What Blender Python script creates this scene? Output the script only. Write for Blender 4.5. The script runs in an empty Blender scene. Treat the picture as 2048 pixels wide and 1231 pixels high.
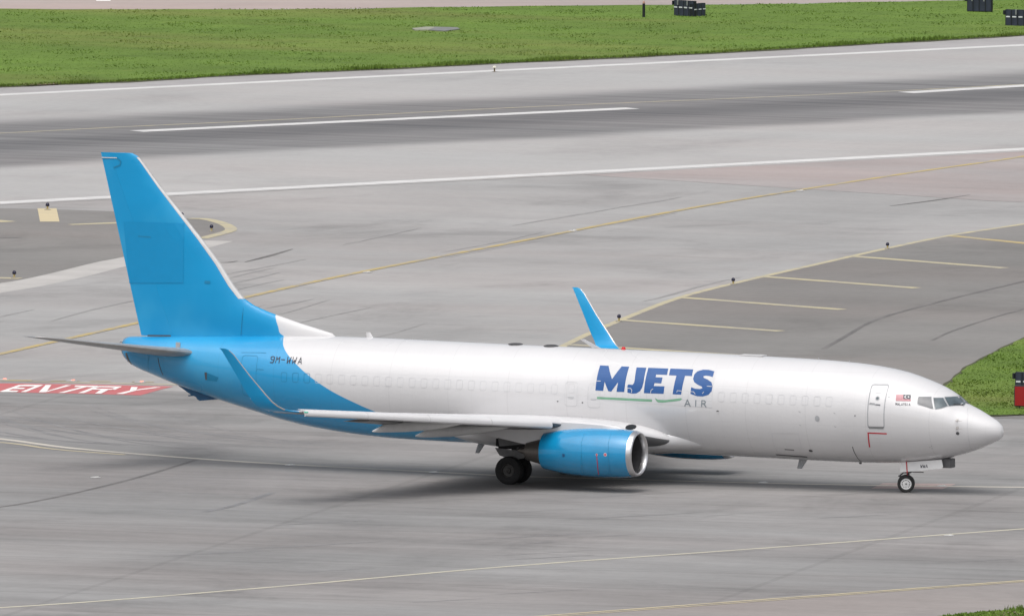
import bpy, bmesh, math, random
import numpy as np
from mathutils import Vector, Matrix, geometry

random.seed(7); rng = np.random.default_rng(7)
R = math.radians
SC = bpy.context.scene
COL = SC.collection

# ------------------------------------------------------------------ camera
# aircraft frame: s = metres aft of the nose, y = metres to starboard, z = up.  world = (-s, -y, z)
CAM = Vector((363.638356, -918.089249, 80.913167))
FW = Vector((-0.38526694, 0.91980533, -0.07434747))
RT = Vector((0.92225397, 0.38656937, 0.0034245))
UP = Vector((-0.03189033, 0.0672479, 0.99722652))
FPX = 50462.98                                   # focal length in pixels of the 2048-wide photograph
cd = bpy.data.cameras.new('camera'); cam = bpy.data.objects.new('camera', cd); COL.objects.link(cam)
cam.matrix_world = Matrix(((RT.x, UP.x, -FW.x, CAM.x), (RT.y, UP.y, -FW.y, CAM.y), (RT.z, UP.z, -FW.z, CAM.z), (0, 0, 0, 1)))
cd.sensor_width = 36; cd.sensor_fit = 'HORIZONTAL'; cd.lens = FPX / 2048 * 36
cd.clip_start = 5; cd.clip_end = 30000
SC.camera = cam

# ------------------------------------------------------------------ sky, sun, exposure (overcast, light from almost overhead)
SUN_EL, SUN_AZ = R(66), R(172)
w = bpy.data.worlds.new('World'); SC.world = w; w.use_nodes = True
wt = w.node_tree; wt.nodes.clear()
sky = wt.nodes.new('ShaderNodeTexSky'); sky.sky_type = 'NISHITA'; sky.sun_disc = False
sky.sun_elevation = SUN_EL; sky.sun_rotation = SUN_AZ; sky.air_density = 1.0; sky.dust_density = 6.0; sky.ozone_density = 1.0
hs = wt.nodes.new('ShaderNodeHueSaturation'); hs.inputs['Saturation'].default_value = 0.27
bg = wt.nodes.new('ShaderNodeBackground'); bg.inputs['Strength'].default_value = 0.15
wo = wt.nodes.new('ShaderNodeOutputWorld')
wt.links.new(sky.outputs[0], hs.inputs['Color']); wt.links.new(hs.outputs[0], bg.inputs[0]); wt.links.new(bg.outputs[0], wo.inputs[0])
sl = bpy.data.lights.new('sun', 'SUN'); sl.energy = 0.6; sl.angle = R(75); sl.color = (1.0, 0.975, 0.94)
so = bpy.data.objects.new('sun', sl); COL.objects.link(so)
sd = Vector((math.sin(SUN_AZ) * math.cos(SUN_EL), math.cos(SUN_AZ) * math.cos(SUN_EL), math.sin(SUN_EL)))
so.rotation_euler = sd.to_track_quat('Z', 'Y').to_euler(); so.location = (0, 0, 200)
SC.view_settings.view_transform = 'Standard'; SC.view_settings.look = 'None'
SC.view_settings.exposure = 0.25; SC.view_settings.gamma = 1.0; SC.view_settings.use_curve_mapping = False
SC.render.film_transparent = False

# ------------------------------------------------------------------ helpers: rays through the photograph
def ray(px):
    return FW + RT * ((px[0] - 1024) / FPX) - UP * ((px[1] - 615.5) / FPX)
def G(px, z=0.0):
    d = ray(px); t = (z - CAM.z) / d.z
    p = CAM + d * t; return Vector((p.x, p.y, z))
def AY(px, y):
    """(s, z) where the ray meets the plane y (starboard)"""
    d = ray(px); t = (-y - CAM.y) / d.y
    p = CAM + d * t; return (-p.x, p.z)
def PX(s, y, z):
    v = Vector((-s, -y, z)) - CAM; q = v.dot(FW)
    return (1024 + FPX * v.dot(RT) / q, 615.5 - FPX * v.dot(UP) / q)

# ------------------------------------------------------------------ helpers: nodes and materials
class NT:
    def __init__(self, name):
        self.m = bpy.data.materials.new(name); self.m.use_nodes = True
        self.t = self.m.node_tree; self.t.nodes.clear()
        self.out = self.t.nodes.new('ShaderNodeOutputMaterial')
    def n(self, kind, props=None, **ins):
        nd = self.t.nodes.new('ShaderNode' + kind)
        for k, v in (props or {}).items(): setattr(nd, k, v)
        for k, v in ins.items():
            key = int(k[1:]) if k[0] == 'i' and k[1:].isdigit() else k.replace('_', ' ')
            self.set(nd.inputs[key], v)
        return nd
    def set(self, sock, v):
        if isinstance(v, bpy.types.NodeSocket): self.t.links.new(v, sock)
        elif isinstance(v, bpy.types.Node): self.t.links.new(v.outputs[0], sock)
        else: sock.default_value = v
    def math(self, op, a, b=0.0, c=0.0, clamp=False):
        return self.n('Math', {'operation': op, 'use_clamp': clamp}, i0=a, i1=b, i2=c).outputs[0]
    def mix(self, f, a, b):
        nd = self.n('Mix', {'data_type': 'RGBA'}); self.set(nd.inputs[0], f); self.set(nd.inputs[6], a); self.set(nd.inputs[7], b)
        return nd.outputs[2]
    def scale(self, col, f):
        nd = self.n('VectorMath', {'operation': 'SCALE'}); self.set(nd.inputs[0], col); self.set(nd.inputs[3], f); return nd.outputs[0]
    def coord(self, rot=0.0, scale=(1, 1, 1), loc=(0, 0, 0)):
        tc = self.n('TexCoord')
        mp = self.n('Mapping', {'vector_type': 'POINT'}, i0=tc.outputs['Object'], i1=loc, i2=(0, 0, rot), i3=scale)
        return mp.outputs[0]
    def noise(self, vec, scale=1.0, detail=3.0, rough=0.55, out='Fac'):
        return self.n('TexNoise', None, Vector=vec, Scale=scale, Detail=detail, Roughness=rough).outputs[out]
    def ramp(self, f, a, b, lo=0.0, hi=1.0, smooth=True):
        nd = self.n('MapRange', {'interpolation_type': 'SMOOTHSTEP' if smooth else 'LINEAR'}, i0=f, i1=a, i2=b, i3=lo, i4=hi)
        return nd.outputs[0]
    def bsdf(self, col, rough=0.5, metal=0.0, coat=0.0, bump=None, bstr=0.1, bdist=0.02, spec=0.5, emit=None, estr=0.0, trans=0.0):
        b = self.n('BsdfPrincipled')
        self.set(b.inputs['Base Color'], col if not isinstance(col, tuple) else (*col[:3], 1))
        self.set(b.inputs['Roughness'], rough); self.set(b.inputs['Metallic'], metal)
        b.inputs['Coat Weight'].default_value = coat; b.inputs['Coat Roughness'].default_value = 0.08
        b.inputs['Specular IOR Level'].default_value = spec
        if emit: b.inputs['Emission Color'].default_value = (*emit, 1); b.inputs['Emission Strength'].default_value = estr
        if bump is not None:
            bp = self.n('Bump', None, Strength=bstr, Distance=bdist, Height=bump); self.t.links.new(bp.outputs[0], b.inputs['Normal'])
        self.t.links.new(b.outputs[0], self.out.inputs[0]); return self.m

def plain(name, col, rough=0.5, metal=0.0, coat=0.0, var=0.15, nscale=3.0, **k):
    t = NT(name)
    n = t.noise(t.coord(), nscale, 4, 0.6)
    f = t.ramp(n, 0.25, 0.75, 1 - var, 1 + var, False)
    return t.bsdf(t.scale(col, f), rough, metal, coat, **k)

# ------------------------------------------------------------------ helpers: meshes and objects
def mesh_obj(name, verts, faces, mats, parent=None, smooth=False, midx=None):
    me = bpy.data.meshes.new(name); me.from_pydata([tuple(v) for v in verts], [], faces)
    for m in (mats if isinstance(mats, (list, tuple)) else [mats]): me.materials.append(m)
    if midx is not None: me.polygons.foreach_set('material_index', midx)
    if smooth: me.polygons.foreach_set('use_smooth', [True] * len(me.polygons))
    me.update()
    o = bpy.data.objects.new(name, me); COL.objects.link(o)
    if parent: o.parent = parent
    return o
def tag(o, label=None, cat=None, group=None, kind=None):
    if label: o['label'] = label
    if cat: o['category'] = cat
    if group: o['group'] = group
    if kind: o['kind'] = kind
    return o
def empty(name, loc=(0, 0, 0), rz=0.0):
    o = bpy.data.objects.new(name, None); COL.objects.link(o); o.location = loc; o.rotation_euler.z = rz; o.empty_display_size = 0.3
    return o
class MB:
    """collects simple shapes into one mesh"""
    def __init__(self): self.v = []; self.f = []; self.mi = []
    def add(self, v, f, mi=0):
        k = len(self.v); self.v += [Vector(p) for p in v]; self.f += [tuple(i + k for i in q) for q in f]; self.mi += [mi] * len(f); return self
    def box(self, c, size, rot=None, mi=0, bev=0.0):
        x, y, z = (q / 2 for q in size); vs = []
        bm = bmesh.new(); bmesh.ops.create_cube(bm, size=1)
        for p in bm.verts: p.co = Vector((p.co.x * size[0], p.co.y * size[1], p.co.z * size[2]))
        if bev: bmesh.ops.bevel(bm, geom=bm.edges[:], offset=bev, segments=2, affect='EDGES')
        M = Matrix.Translation(c) @ (rot.to_4x4() if rot is not None else Matrix.Identity(4))
        bm.verts.index_update(); self.add([M @ p.co for p in bm.verts], [[q.index for q in f.verts] for f in bm.faces], mi); bm.free(); return self
    def tube(self, a, b, r0, r1=None, n=10, mi=0):
        a = Vector(a); b = Vector(b); r1 = r0 if r1 is None else r1
        d = (b - a).normalized(); u = d.orthogonal().normalized(); w_ = d.cross(u); vs = []
        for p, r in ((a, r0), (b, r1)):
            for i in range(n):
                t = 2 * math.pi * i / n; vs.append(p + u * (r * math.cos(t)) + w_ * (r * math.sin(t)))
        fs = [(i, (i + 1) % n, n + (i + 1) % n, n + i) for i in range(n)] + [tuple(range(n - 1, -1, -1)), tuple(range(n, 2 * n))]
        return self.add(vs, fs, mi)
    def lathe(self, c, axis, prof, n=24, mi=0, closed=False):
        """prof: (distance along axis, radius)"""
        c = Vector(c); d = Vector(axis).normalized(); u = d.orthogonal().normalized(); w_ = d.cross(u); vs = []; fs = []
        for h, r in prof:
            for i in range(n):
                t = 2 * math.pi * i / n; vs.append(c + d * h + u * (r * math.cos(t)) + w_ * (r * math.sin(t)))
        m = len(prof)
        for j in range(m if closed else m - 1):
            k = (j + 1) % m
            for i in range(n): fs.append((j * n + i, j * n + (i + 1) % n, k * n + (i + 1) % n, k * n + i))
        return self.add(vs, fs, mi)
    def obj(self, name, mats, parent=None, smooth=False):
        o = mesh_obj(name, self.v, self.f, mats, parent, False, self.mi)
        if smooth:
            bm = bmesh.new(); bm.from_mesh(o.data); bmesh.ops.recalc_face_normals(bm, faces=bm.faces[:]); bm.to_mesh(o.data); bm.free()
            o.data.polygons.foreach_set('use_smooth', [True] * len(o.data.polygons)); o.data.set_sharp_from_angle(angle=R(smooth if smooth is not True else 40))
        return o
def W(s, y, z): return Vector((-s, -y, z))
def pchip(xs, ys):
    xs = np.array(xs, float); ys = np.array(ys, float); h = np.diff(xs); d = np.diff(ys) / h; m = np.zeros_like(xs)
    for i in range(1, len(xs) - 1):
        if d[i - 1] * d[i] > 0:
            w1 = 2 * h[i] + h[i - 1]; w2 = h[i] + 2 * h[i - 1]; m[i] = (w1 + w2) / (w1 / d[i - 1] + w2 / d[i])
    m[0] = d[0]; m[-1] = d[-1]
    def f(x):
        x = min(max(x, xs[0]), xs[-1]); i = int(min(max(np.searchsorted(xs, x) - 1, 0), len(xs) - 2)); t = (x - xs[i]) / h[i]
        return float((2*t**3-3*t**2+1)*ys[i] + (t**3-2*t**2+t)*h[i]*m[i] + (-2*t**3+3*t**2)*ys[i+1] + (t**3-t**2)*h[i]*m[i+1])
    return f

# ================================================================== THE SETTING
# runway frame: direction along the runway and the offset from its far edge line
RA = R(61.43)
RD = Vector((math.cos(RA), math.sin(RA), 0)); RN = Vector((-math.sin(RA), math.cos(RA), 0))
RO = G((1024, 140.5))                                    # a point on the far edge line
def RW(along, perp, z): p = RO + RD * along + RN * perp; return Vector((p.x, p.y, z))
TA = math.atan2((G((2048, 974)) - G((992, 950))).y, (G((2048, 974)) - G((992, 950))).x)     # taxiway direction

def pavement(name, base, ang, streak=0.3, patch=0.2, grain=0.12, sc=(0.03, 0.5), tint=(0.0, 0.0), rough=0.85, extra=None, seam=None):
    t = NT(name)
    st = t.noise(t.coord(-ang, (sc[0], sc[1], 1)), 1.0, 5, 0.62)
    st2 = t.noise(t.coord(-ang + 0.06, (sc[0] * 4.5, sc[1] * 3.6, 1), (31, 7, 0)), 1.0, 4, 0.65)
    bl = t.n('TexNoise', None, Vector=t.coord(-ang, (0.10, 0.075, 1), (17, 29, 0)), Scale=1.0, Detail=6.0, Roughness=0.68, Distortion=0.5).outputs['Fac']
    sk = t.noise(t.coord(-ang - 0.05, (sc[0] * 2.6, 1.15, 1), (3, 71, 0)), 1.0, 2, 0.5)
    pt = t.n('TexNoise', None, Vector=t.coord(-ang, (0.05, 0.022, 1), (5, 3, 0)), Scale=1.0, Detail=5.0, Roughness=0.6, Distortion=0.8).outputs['Fac']
    gr = t.noise(t.coord(0.0, (2.2, 2.2, 1)), 1.0, 4, 0.7)
    f = t.math('ADD', t.ramp(st, 0.3, 0.7, 1 - streak / 2, 1 + streak / 2, False), t.ramp(st2, 0.30, 0.72, streak * 0.20, -streak * 0.30, False))
    f = t.math('ADD', f, t.ramp(bl, 0.50, 0.74, 0.03, -patch * 0.75))
    f = t.math('ADD', f, t.ramp(sk, 0.64, 0.76, 0.0, -streak * 0.45))
    f = t.math('ADD', f, t.ramp(pt, 0.3, 0.7, -patch / 2, patch / 2, False))
    f = t.math('ADD', f, t.ramp(gr, 0.3, 0.7, -grain / 2, grain / 2, False))
    col = t.scale(base, f)
    if tint[0]:
        hn = t.noise(t.coord(-ang + 0.2, (0.02, 0.09, 1), (11, 2, 0)), 1.0, 3, 0.5)
        col = t.mix(t.ramp(hn, 0.35, 0.7, 0.0, tint[0]), col, t.scale((base[0] * 1.08, base[1] * 0.96, base[2] * 0.93), f))
    if seam:                                                    # slab joints, along and across
        v = t.coord(-ang, (1, 1, 1)); sx = t.n('SeparateXYZ', None, i0=v)
        for o, pitch, wd in ((0, seam[0], 0.012), (1, seam[1], 0.05)):
            fr = t.math('FRACT', t.math('DIVIDE', sx.outputs[o], pitch))
            k = t.math('GREATER_THAN', t.math('ABSOLUTE', t.math('SUBTRACT', fr, 0.5)), 0.5 - wd / 2)
            col = t.scale(col, t.ramp(k, 0, 1, 1.0, 1 - seam[2], False))
    if extra: col = extra(t, col)
    return t.bsdf(col, rough, bump=gr, bstr=0.25, bdist=0.01, spec=0.35)

def rubber(t, col):
    """tyre rubber laid down along the runway's centre"""
    v = t.coord(-RA, (1, 1, 1)); y = t.n('SeparateXYZ', None, i0=v).outputs[1]
    c0 = -math.sin(RA) * RW(0, -25.6, 0).x + math.cos(RA) * RW(0, -25.6, 0).y
    p = t.math('SUBTRACT', y, c0)
    ln = t.noise(t.coord(-RA, (0.012, 1.1, 1), (3, 1, 0)), 1.0, 4, 0.65)
    lw = t.noise(t.coord(-RA, (0.01, 0.05, 1), (9, 5, 0)), 1.0, 2, 0.5)
    pw = t.math('ADD', p, t.math('MULTIPLY', t.math('SUBTRACT', lw, 0.5), 9.0))
    near = t.ramp(pw, -15.5, -11.5, 0.0, 1.0); far = t.ramp(pw, 7.0, 12.5, 1.0, 0.0)
    band = t.math('MULTIPLY', near, far)
    core = t.math('MULTIPLY', t.ramp(p, -8.5, -3.5, 0.0, 1.0), t.ramp(p, -2.0, 1.5, 1.0, 0.2))
    k = t.math('MULTIPLY', band, t.ramp(ln, 0.3, 0.68, 0.48, 0.78, False))
    k = t.math('ADD', k, t.math('MULTIPLY', core, 0.20), clamp=True)
    return t.mix(k, col, (0.075, 0.075, 0.08, 1))
M = {}
M['ground'] = pavement('ground pavement', (0.290, 0.2865, 0.283), R(67), 0.18, 0.30, 0.10, (0.035, 0.13), (0.35,))
M['runway'] = pavement('runway concrete', (0.342, 0.338, 0.334), RA, 0.08, 0.16, 0.10, (0.012, 0.20), (0.3,), extra=rubber)
M['shoulder'] = pavement('runway shoulder asphalt', (0.31, 0.30, 0.30), RA, 0.16, 0.16, 0.1, (0.02, 0.3))
M['taxi'] = pavement('taxiway asphalt', (0.224, 0.2215, 0.219), TA, 0.32, 0.30, 0.12, (0.04, 0.26), (0.35,), seam=(24.0, 7.6, 0.10))
M['taxi_edge'] = pavement('taxiway shoulder asphalt', (0.245, 0.23, 0.222), TA, 0.16, 0.2, 0.12, (0.03, 0.22), (0.4,))
M['island'] = pavement('dark shoulder asphalt', (0.185, 0.180, 0.173), R(75), 0.14, 0.26, 0.12, (0.035, 0.12), (0.4,))
M['far_road'] = pavement('far pavement', (0.335, 0.285, 0.268), RA, 0.10, 0.12, 0.08, (0.02, 0.2), (0.5,))
M['pink'] = pavement('reddish worn pavement', (0.290, 0.270, 0.266), R(67), 0.18, 0.2, 0.1, (0.03, 0.16), (0.8,))
def paint(name, col, wear=0.35, under=(0.27, 0.26, 0.26), ang=0.0, sc=(0.25, 1.2)):
    t = NT(name)
    n = t.noise(t.coord(-ang, (sc[0], sc[1], 1)), 1.0, 5, 0.65)
    n2 = t.noise(t.coord(0, (6, 6, 1)), 1.0, 3, 0.6)
    k = t.math('ADD', t.ramp(n, 0.38, 0.72, 0.0, wear), t.ramp(n2, 0.4, 0.7, 0.0, wear * 0.4), clamp=True)
    return t.bsdf(t.mix(k, (*col, 1), (*under, 1)), 0.7)
M['white_line'] = paint('white runway paint', (0.60, 0.595, 0.585), 0.35, ang=RA)
M['yellow_line'] = paint('yellow taxiway paint', (0.44, 0.335, 0.12), 0.75, ang=R(67), sc=(0.06, 0.8))
M['faded_yellow'] = paint('faded yellow paint', (0.46, 0.405, 0.245), 0.6)
M['pale_line'] = paint('pale taxiway line paint', (0.56, 0.52, 0.45), 0.5, (0.22, 0.21, 0.2), TA, (0.12, 0.6))
M['cream_line'] = paint('cream taxiway edge paint', (0.50, 0.47, 0.37), 0.4, (0.24, 0.23, 0.22), TA, (0.1, 0.6))
M['yellow_edge'] = paint('dirty yellow edge paint', (0.50, 0.43, 0.27), 0.6, (0.24, 0.22, 0.2), TA, (0.1, 0.6))
M['red_paint'] = paint('red pavement paint', (0.46, 0.105, 0.11), 0.22)
M['white_letter'] = paint('white letter paint', (0.74, 0.72, 0.70), 0.05)
M['pink_patch'] = paint('washed out pink paint', (0.37, 0.27, 0.25), 0.5, (0.25, 0.23, 0.23), TA, (0.2, 1.2))
M['crack'] = paint('crack filler', (0.10, 0.095, 0.092), 0.75, (0.17, 0.16, 0.155), sc=(0.3, 0.3))
M['mark'] = paint('tyre rubber mark', (0.15, 0.147, 0.148), 0.9, (0.22, 0.215, 0.215), TA, (0.06, 0.5))

def grassmat(name, base, dry):
    t = NT(name)
    a = t.noise(t.coord(-RA, (0.05, 0.16, 1)), 1.0, 4, 0.6)
    b = t.noise(t.coord(0, (0.5, 0.5, 1), (3, 9, 0)), 1.0, 4, 0.7)
    c = t.noise(t.coord(-RA, (0.02, 0.07, 1), (40, 22, 0)), 1.0, 3, 0.6)
    f = t.math('ADD', t.ramp(a, 0.3, 0.7, 0.84, 1.16, False), t.ramp(b, 0.3, 0.7, -0.14, 0.14, False))
    col = t.mix(t.ramp(c, 0.46, 0.72, 0.0, 0.6), t.scale(base, f), t.scale(dry, f))
    col = t.mix(t.ramp(b, 0.62, 0.75, 0.0, 0.5), col, t.scale(dry, f))
    return t.bsdf(col, 0.85, spec=0.2)
M['grass'] = grassmat('mown grass', (0.104, 0.172, 0.027), (0.158, 0.160, 0.046))
M['grass_edge'] = plain('dark soil at grass edge', (0.055, 0.06, 0.025), 0.95, var=0.3)
M['soil'] = plain('bare soil', (0.16, 0.12, 0.085), 0.95, var=0.35, nscale=0.6)

def sheet(name, pts, z, mat, parent=None, kind=None):
    pts = [Vector((p.x, p.y, z)) for p in pts]
    tri = geometry.tessellate_polygon([pts])
    o = mesh_obj(name, pts, [tuple(t) for t in tri], mat, parent)
    bm = bmesh.new(); bm.from_mesh(o.data); bmesh.ops.recalc_face_normals(bm, faces=bm.faces[:])
    if bm.faces and sum(f.normal.z * f.calc_area() for f in bm.faces) < 0: bmesh.ops.reverse_faces(bm, faces=bm.faces[:])
    bm.to_mesh(o.data); bm.free()
    if kind: o['kind'] = kind
    return o
def smooth_line(pts, n=8):
    """Catmull-Rom through ground points"""
    if len(pts) < 3: return pts
    P = [pts[0] * 2 - pts[1]] + list(pts) + [pts[-1] * 2 - pts[-2]]; out = []
    for i in range(1, len(P) - 2):
        for k in range(n):
            t = k / n
            out.append(0.5 * ((2 * P[i]) + (P[i+1] - P[i-1]) * t + (2*P[i-1] - 5*P[i] + 4*P[i+1] - P[i+2]) * t*t + (3*P[i] - P[i-1] - 3*P[i+1] + P[i+2]) * t**3))
    out.append(pts[-1]); return out
def ribbon(name, pts, width, z, mat, parent=None, curve=True):
    pts = smooth_line(pts) if curve else pts
    L, Rr = [], []
    for i, p in enumerate(pts):
        d = (pts[min(i + 1, len(pts) - 1)] - pts[max(i - 1, 0)]); d.z = 0; d.normalize(); nrm = Vector((-d.y, d.x, 0))
        wd = width if not callable(width) else width(i / max(1, len(pts) - 1))
        L.append(p + nrm * wd / 2); Rr.append(p - nrm * wd / 2)
    n = len(pts); vs = [Vector((p.x, p.y, z)) for p in L + Rr]
    return mesh_obj(name, vs, [(n + i, n + i + 1, i + 1, i) for i in range(n - 1)], mat, parent)
GP = lambda *a: [G(p) for p in a]

S = 9000
ground = tag(sheet('ground', [Vector((-S, -S, 0)), Vector((S, -S, 0)), Vector((S, S, 0)), Vector((-S, S, 0))], 0.0, M['ground']), kind='structure')
L0, L1 = -2200, 2200
shoulder = tag(sheet('runway_shoulder', [RW(L0, -67.5, 0), RW(L1, -67.5, 0), RW(L1, 9, 0), RW(L0, 9, 0)], 0.004, M['shoulder']), kind='structure')
# the near shoulder is the same pale pavement as the exit taxiway, so only the strip beyond the far edge line stays asphalt
runway = tag(sheet('runway', [RW(L0, -60.2, 0), RW(L1, -60.2, 0), RW(L1, 0.6, 0), RW(L0, 0.6, 0)], 0.012, M['runway']), kind='structure')
bpy.data.objects.remove(shoulder)
shoulder = tag(sheet('runway_shoulder', [RW(L0, 0.2, 0), RW(L1, 0.2, 0), RW(L1, 9, 0), RW(L0, 9, 0)], 0.006, M['shoulder']), kind='structure')
def rline(name, perp, wd, a0, a1): return sheet(name, [RW(a0, perp - wd / 2, 0), RW(a1, perp - wd / 2, 0), RW(a1, perp + wd / 2, 0), RW(a0, perp + wd / 2, 0)], 0.018, M['white_line'], runway)
rline('edge_line', 0.0, 1.0, L0, L1)
o = ribbon('edge_line', [G((0, 406)) - (G((2048, 298.5)) - G((0, 406))) * 9, G((2048, 298.5)) + (G((2048, 298.5)) - G((0, 406))) * 9], 1.25, 0.018, M['white_line'], runway, False)
c0 = G((273, 263)); c1 = G((1265, 217)); stp = (c1 - c0)
for k in range(-6, 8):
    a = c0 + stp.normalized() * 49.5 * k; b = a + stp
    if k == 1: a = G((1812, 186)); b = a + (G((2048, 172)) - a).normalized() * 30
    ribbon('centreline_stripe', [a, b], 1.15, 0.018, M['white_line'], runway, False)
ribbon('lead_off_line', GP((-300, 281), (0, 267), (273, 253), (560, 240), (1024, 216), (1500, 196), (1800, 182), (2300, 156)), 0.22, 0.016, M['faded_yellow'], runway)

# far pavement, grass strip between it and the runway
far_edge = [(-500, 22), (0, 20), (350, 21), (700, 20), (850, 17), (1180, 13), (1400, 11.5), (1600, 9.5), (1750, 6), (2048, 1), (2500, -8)]
near_edge = [(-500, 196), (0, 173.5), (239, 164), (478, 150), (700, 141), (1050, 124), (1400, 107.5), (1720, 89), (2048, 70.5), (2500, 44)]
fe = [G(p) for p in far_edge]; ne = [G(p) for p in near_edge]
away = RN * 1.0
far_road = tag(sheet('far_taxiway', [p + away * 1.0 for p in fe] + [fe[-1] + away * 70, fe[0] + away * 70], 0.003, M['far_road']), kind='structure')
sheet('painted_block', GP((195, -6), (222, -6), (221, 2.5), (192, 2.5)), 0.009, M['white_letter'], far_road)
def dense(pts, step=1.2, jit=0.18):
    out = []
    for a, b in zip(pts[:-1], pts[1:]):
        n = max(1, int((b - a).length / step))
        for k in range(n): out.append(a + (b - a) * (k / n) + Vector((random.uniform(-jit, jit), random.uniform(-jit, jit), 0)))
    return out + [pts[-1]]
ga = dense(ne) + dense(list(reversed(fe)), 1.5, 0.3)
grass_strip = tag(sheet('grass_ground', ga, 0.05, M['grass']), kind='structure')
gA_edge = [p + Vector((0, 0, 0)) for p in ne]
ribbon('soil_edge', [p - RN * 0.25 for p in ne], lambda t: 0.9 + 0.4 * math.sin(t * 90) * math.sin(t * 37), 0.015, M['grass_edge'], grass_strip)
gB = [G(p) for p in [(2400, 520), (2200, 600), (2048, 679), (1990, 706), (1950, 728), (1925, 745), (1905, 762), (1890, 778), (1884, 800), (1900, 822), (1960, 832), (2048, 830), (2200, 828), (2500, 820)]]
gBd = dense(gB, 0.8, 0.12)
grass_corner = tag(sheet('grass_ground', gBd, 0.05, M['grass']), kind='structure')
ribbon('soil_edge', gB, lambda t: 0.35 + 0.15 * math.sin(t * 60) * math.sin(t * 23), 0.03, M['grass_edge'], grass_corner)
gC = [G(p) for p in [(1880, 1233), (1940, 1228), (2010, 1221.5), (2048, 1219), (2300, 1203), (2500, 1300), (2400, 1500), (1500, 1500)]]
grass_near = tag(sheet('grass_ground', dense(gC, 0.6, 0.1), 0.05, M['grass']), kind='structure')
sheet('bare_soil_patch', GP((1990, 1226), (2030, 1224), (2046, 1232), (2000, 1240), (1975, 1236)), 0.055, M['soil'], grass_near)
for pts in (((20, 170.5), (70, 169), (128, 167.5), (110, 171), (60, 172.5)),):
    sheet('bare_soil_patch', GP(*pts), 0.058, M['soil'], grass_strip)

# the taxiway the aircraft rolls on, its shoulder and the islands
tx_far = [(-700, 742), (-200, 763), (0, 771), (340, 781), (900, 800), (1500, 820), (2048, 838), (2900, 868)]
tx_near = [(3200, 1086), (2048, 1161), (1500, 1200), (1100, 1229), (300, 1286), (-900, 1370)]
taxiway = tag(sheet('taxiway', GP(*tx_far, *tx_near), 0.004, M['taxi']), kind='structure')
taxi_shoulder = tag(sheet('taxiway_shoulder', GP(*[(x, y - 1) for x, y in reversed(tx_near)], (3200, 1500), (-900, 1800)), 0.002, M['taxi_edge']), kind='structure')
isl = [(2600, 372), (2300, 408), (2048, 448), (1900, 471), (1775, 496.5), (1640, 527), (1466, 567), (1350, 598), (1240, 640.5), (1180, 666), (1125, 692.5), (1080, 716), (1070, 745), (1140, 782), (1500, 815), (2000, 836), (2900, 866), (3000, 500)]
island_r = tag(sheet('shoulder_pavement', smooth_line(GP(*isl[:12]), 6) + GP(*isl[12:]), 0.006, M['island']), kind='structure')
ribbon('edge_line', [p + RN * 0.0 for p in GP(*isl[:12])], 0.35, 0.010, M['faded_yellow'], island_r)
for a, b in (((1905, 472), (2075, 489)), ((1700, 512), (2010, 536)), ((1520, 552.5), (1834, 576)), ((1365, 595), (1685, 619)), ((1243, 640), (1562, 662)), ((1140, 689), (1475, 710))):
    ribbon('shoulder_stripe', GP(a, b), 0.62, 0.012, M['yellow_line' if a[0] in (1905,) else 'faded_yellow'], island_r, False)
ribbon('crack_line', GP((1648, 697), (1692, 672), (1735, 647), (1780, 630), (1850, 611), (1940, 588), (2060, 560)), 0.22, 0.012, M['crack'], island_r)
ribbon('crack_line', GP((1865, 680), (1905, 662), (1990, 634), (2060, 615)), 0.15, 0.012, M['crack'], island_r)
il_top = [(-600, 408), (-100, 415), (75, 418), (225, 423), (330, 431), (372, 437), (410, 440), (440, 448), (456, 456), (451, 462.5), (403, 476), (330, 494), (245, 514), (187, 525.5), (112, 544), (56, 556.5), (0, 566), (-200, 592), (-700, 650)]
ilp = smooth_line(GP(*il_top), 6)
ribbon('pale_edge_strip', GP((-700, 662), (-200, 603), (0, 575), (112, 552), (187, 533), (245, 521), (330, 502), (410, 481)), 2.6, 0.004, plain('pale worn edge concrete', (0.40, 0.385, 0.37), 0.85, var=0.12, nscale=0.5), ground)
island_l = tag(sheet('shoulder_pavement', ilp, 0.008, M['island']), kind='structure')
ribbon('edge_line', GP((380, 437), (412, 438.5), (444, 446.5), (461, 456), (455, 463.5), (404, 477)), 0.55, 0.013, M['faded_yellow'], island_l)
sheet('yellow_block', GP((75, 417), (113, 417), (119, 443.5), (80, 443.5)), 0.014, paint('cream block paint', (0.55, 0.46, 0.28), 0.25), island_l)
ribbon('shoulder_stripe', GP((140, 449.5), (232, 446), (300, 443)), lambda t: 0.5 + 0.5 * t, 0.014, M['faded_yellow'], island_l, False)
ribbon('shoulder_stripe', GP((-60, 437), (18, 444)), 0.9, 0.014, M['faded_yellow'], island_l, False)
ribbon('shoulder_stripe', GP((-80, 553), (40, 557)), 0.7, 0.014, M['faded_yellow'], island_l, False)
ribbon('crack_line', GP((-40, 474), (10, 476), (40, 475)), 0.5, 0.014, M['crack'], island_l, False)
pink = sheet('reddish_pavement', GP((1170, 350), (1500, 331), (2100, 299.5), (2400, 283), (2400, 430), (2048, 404), (1980, 402), (1830, 392), (1600, 377.5), (1420, 366)), 0.007, M['pink'], ground)

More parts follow.
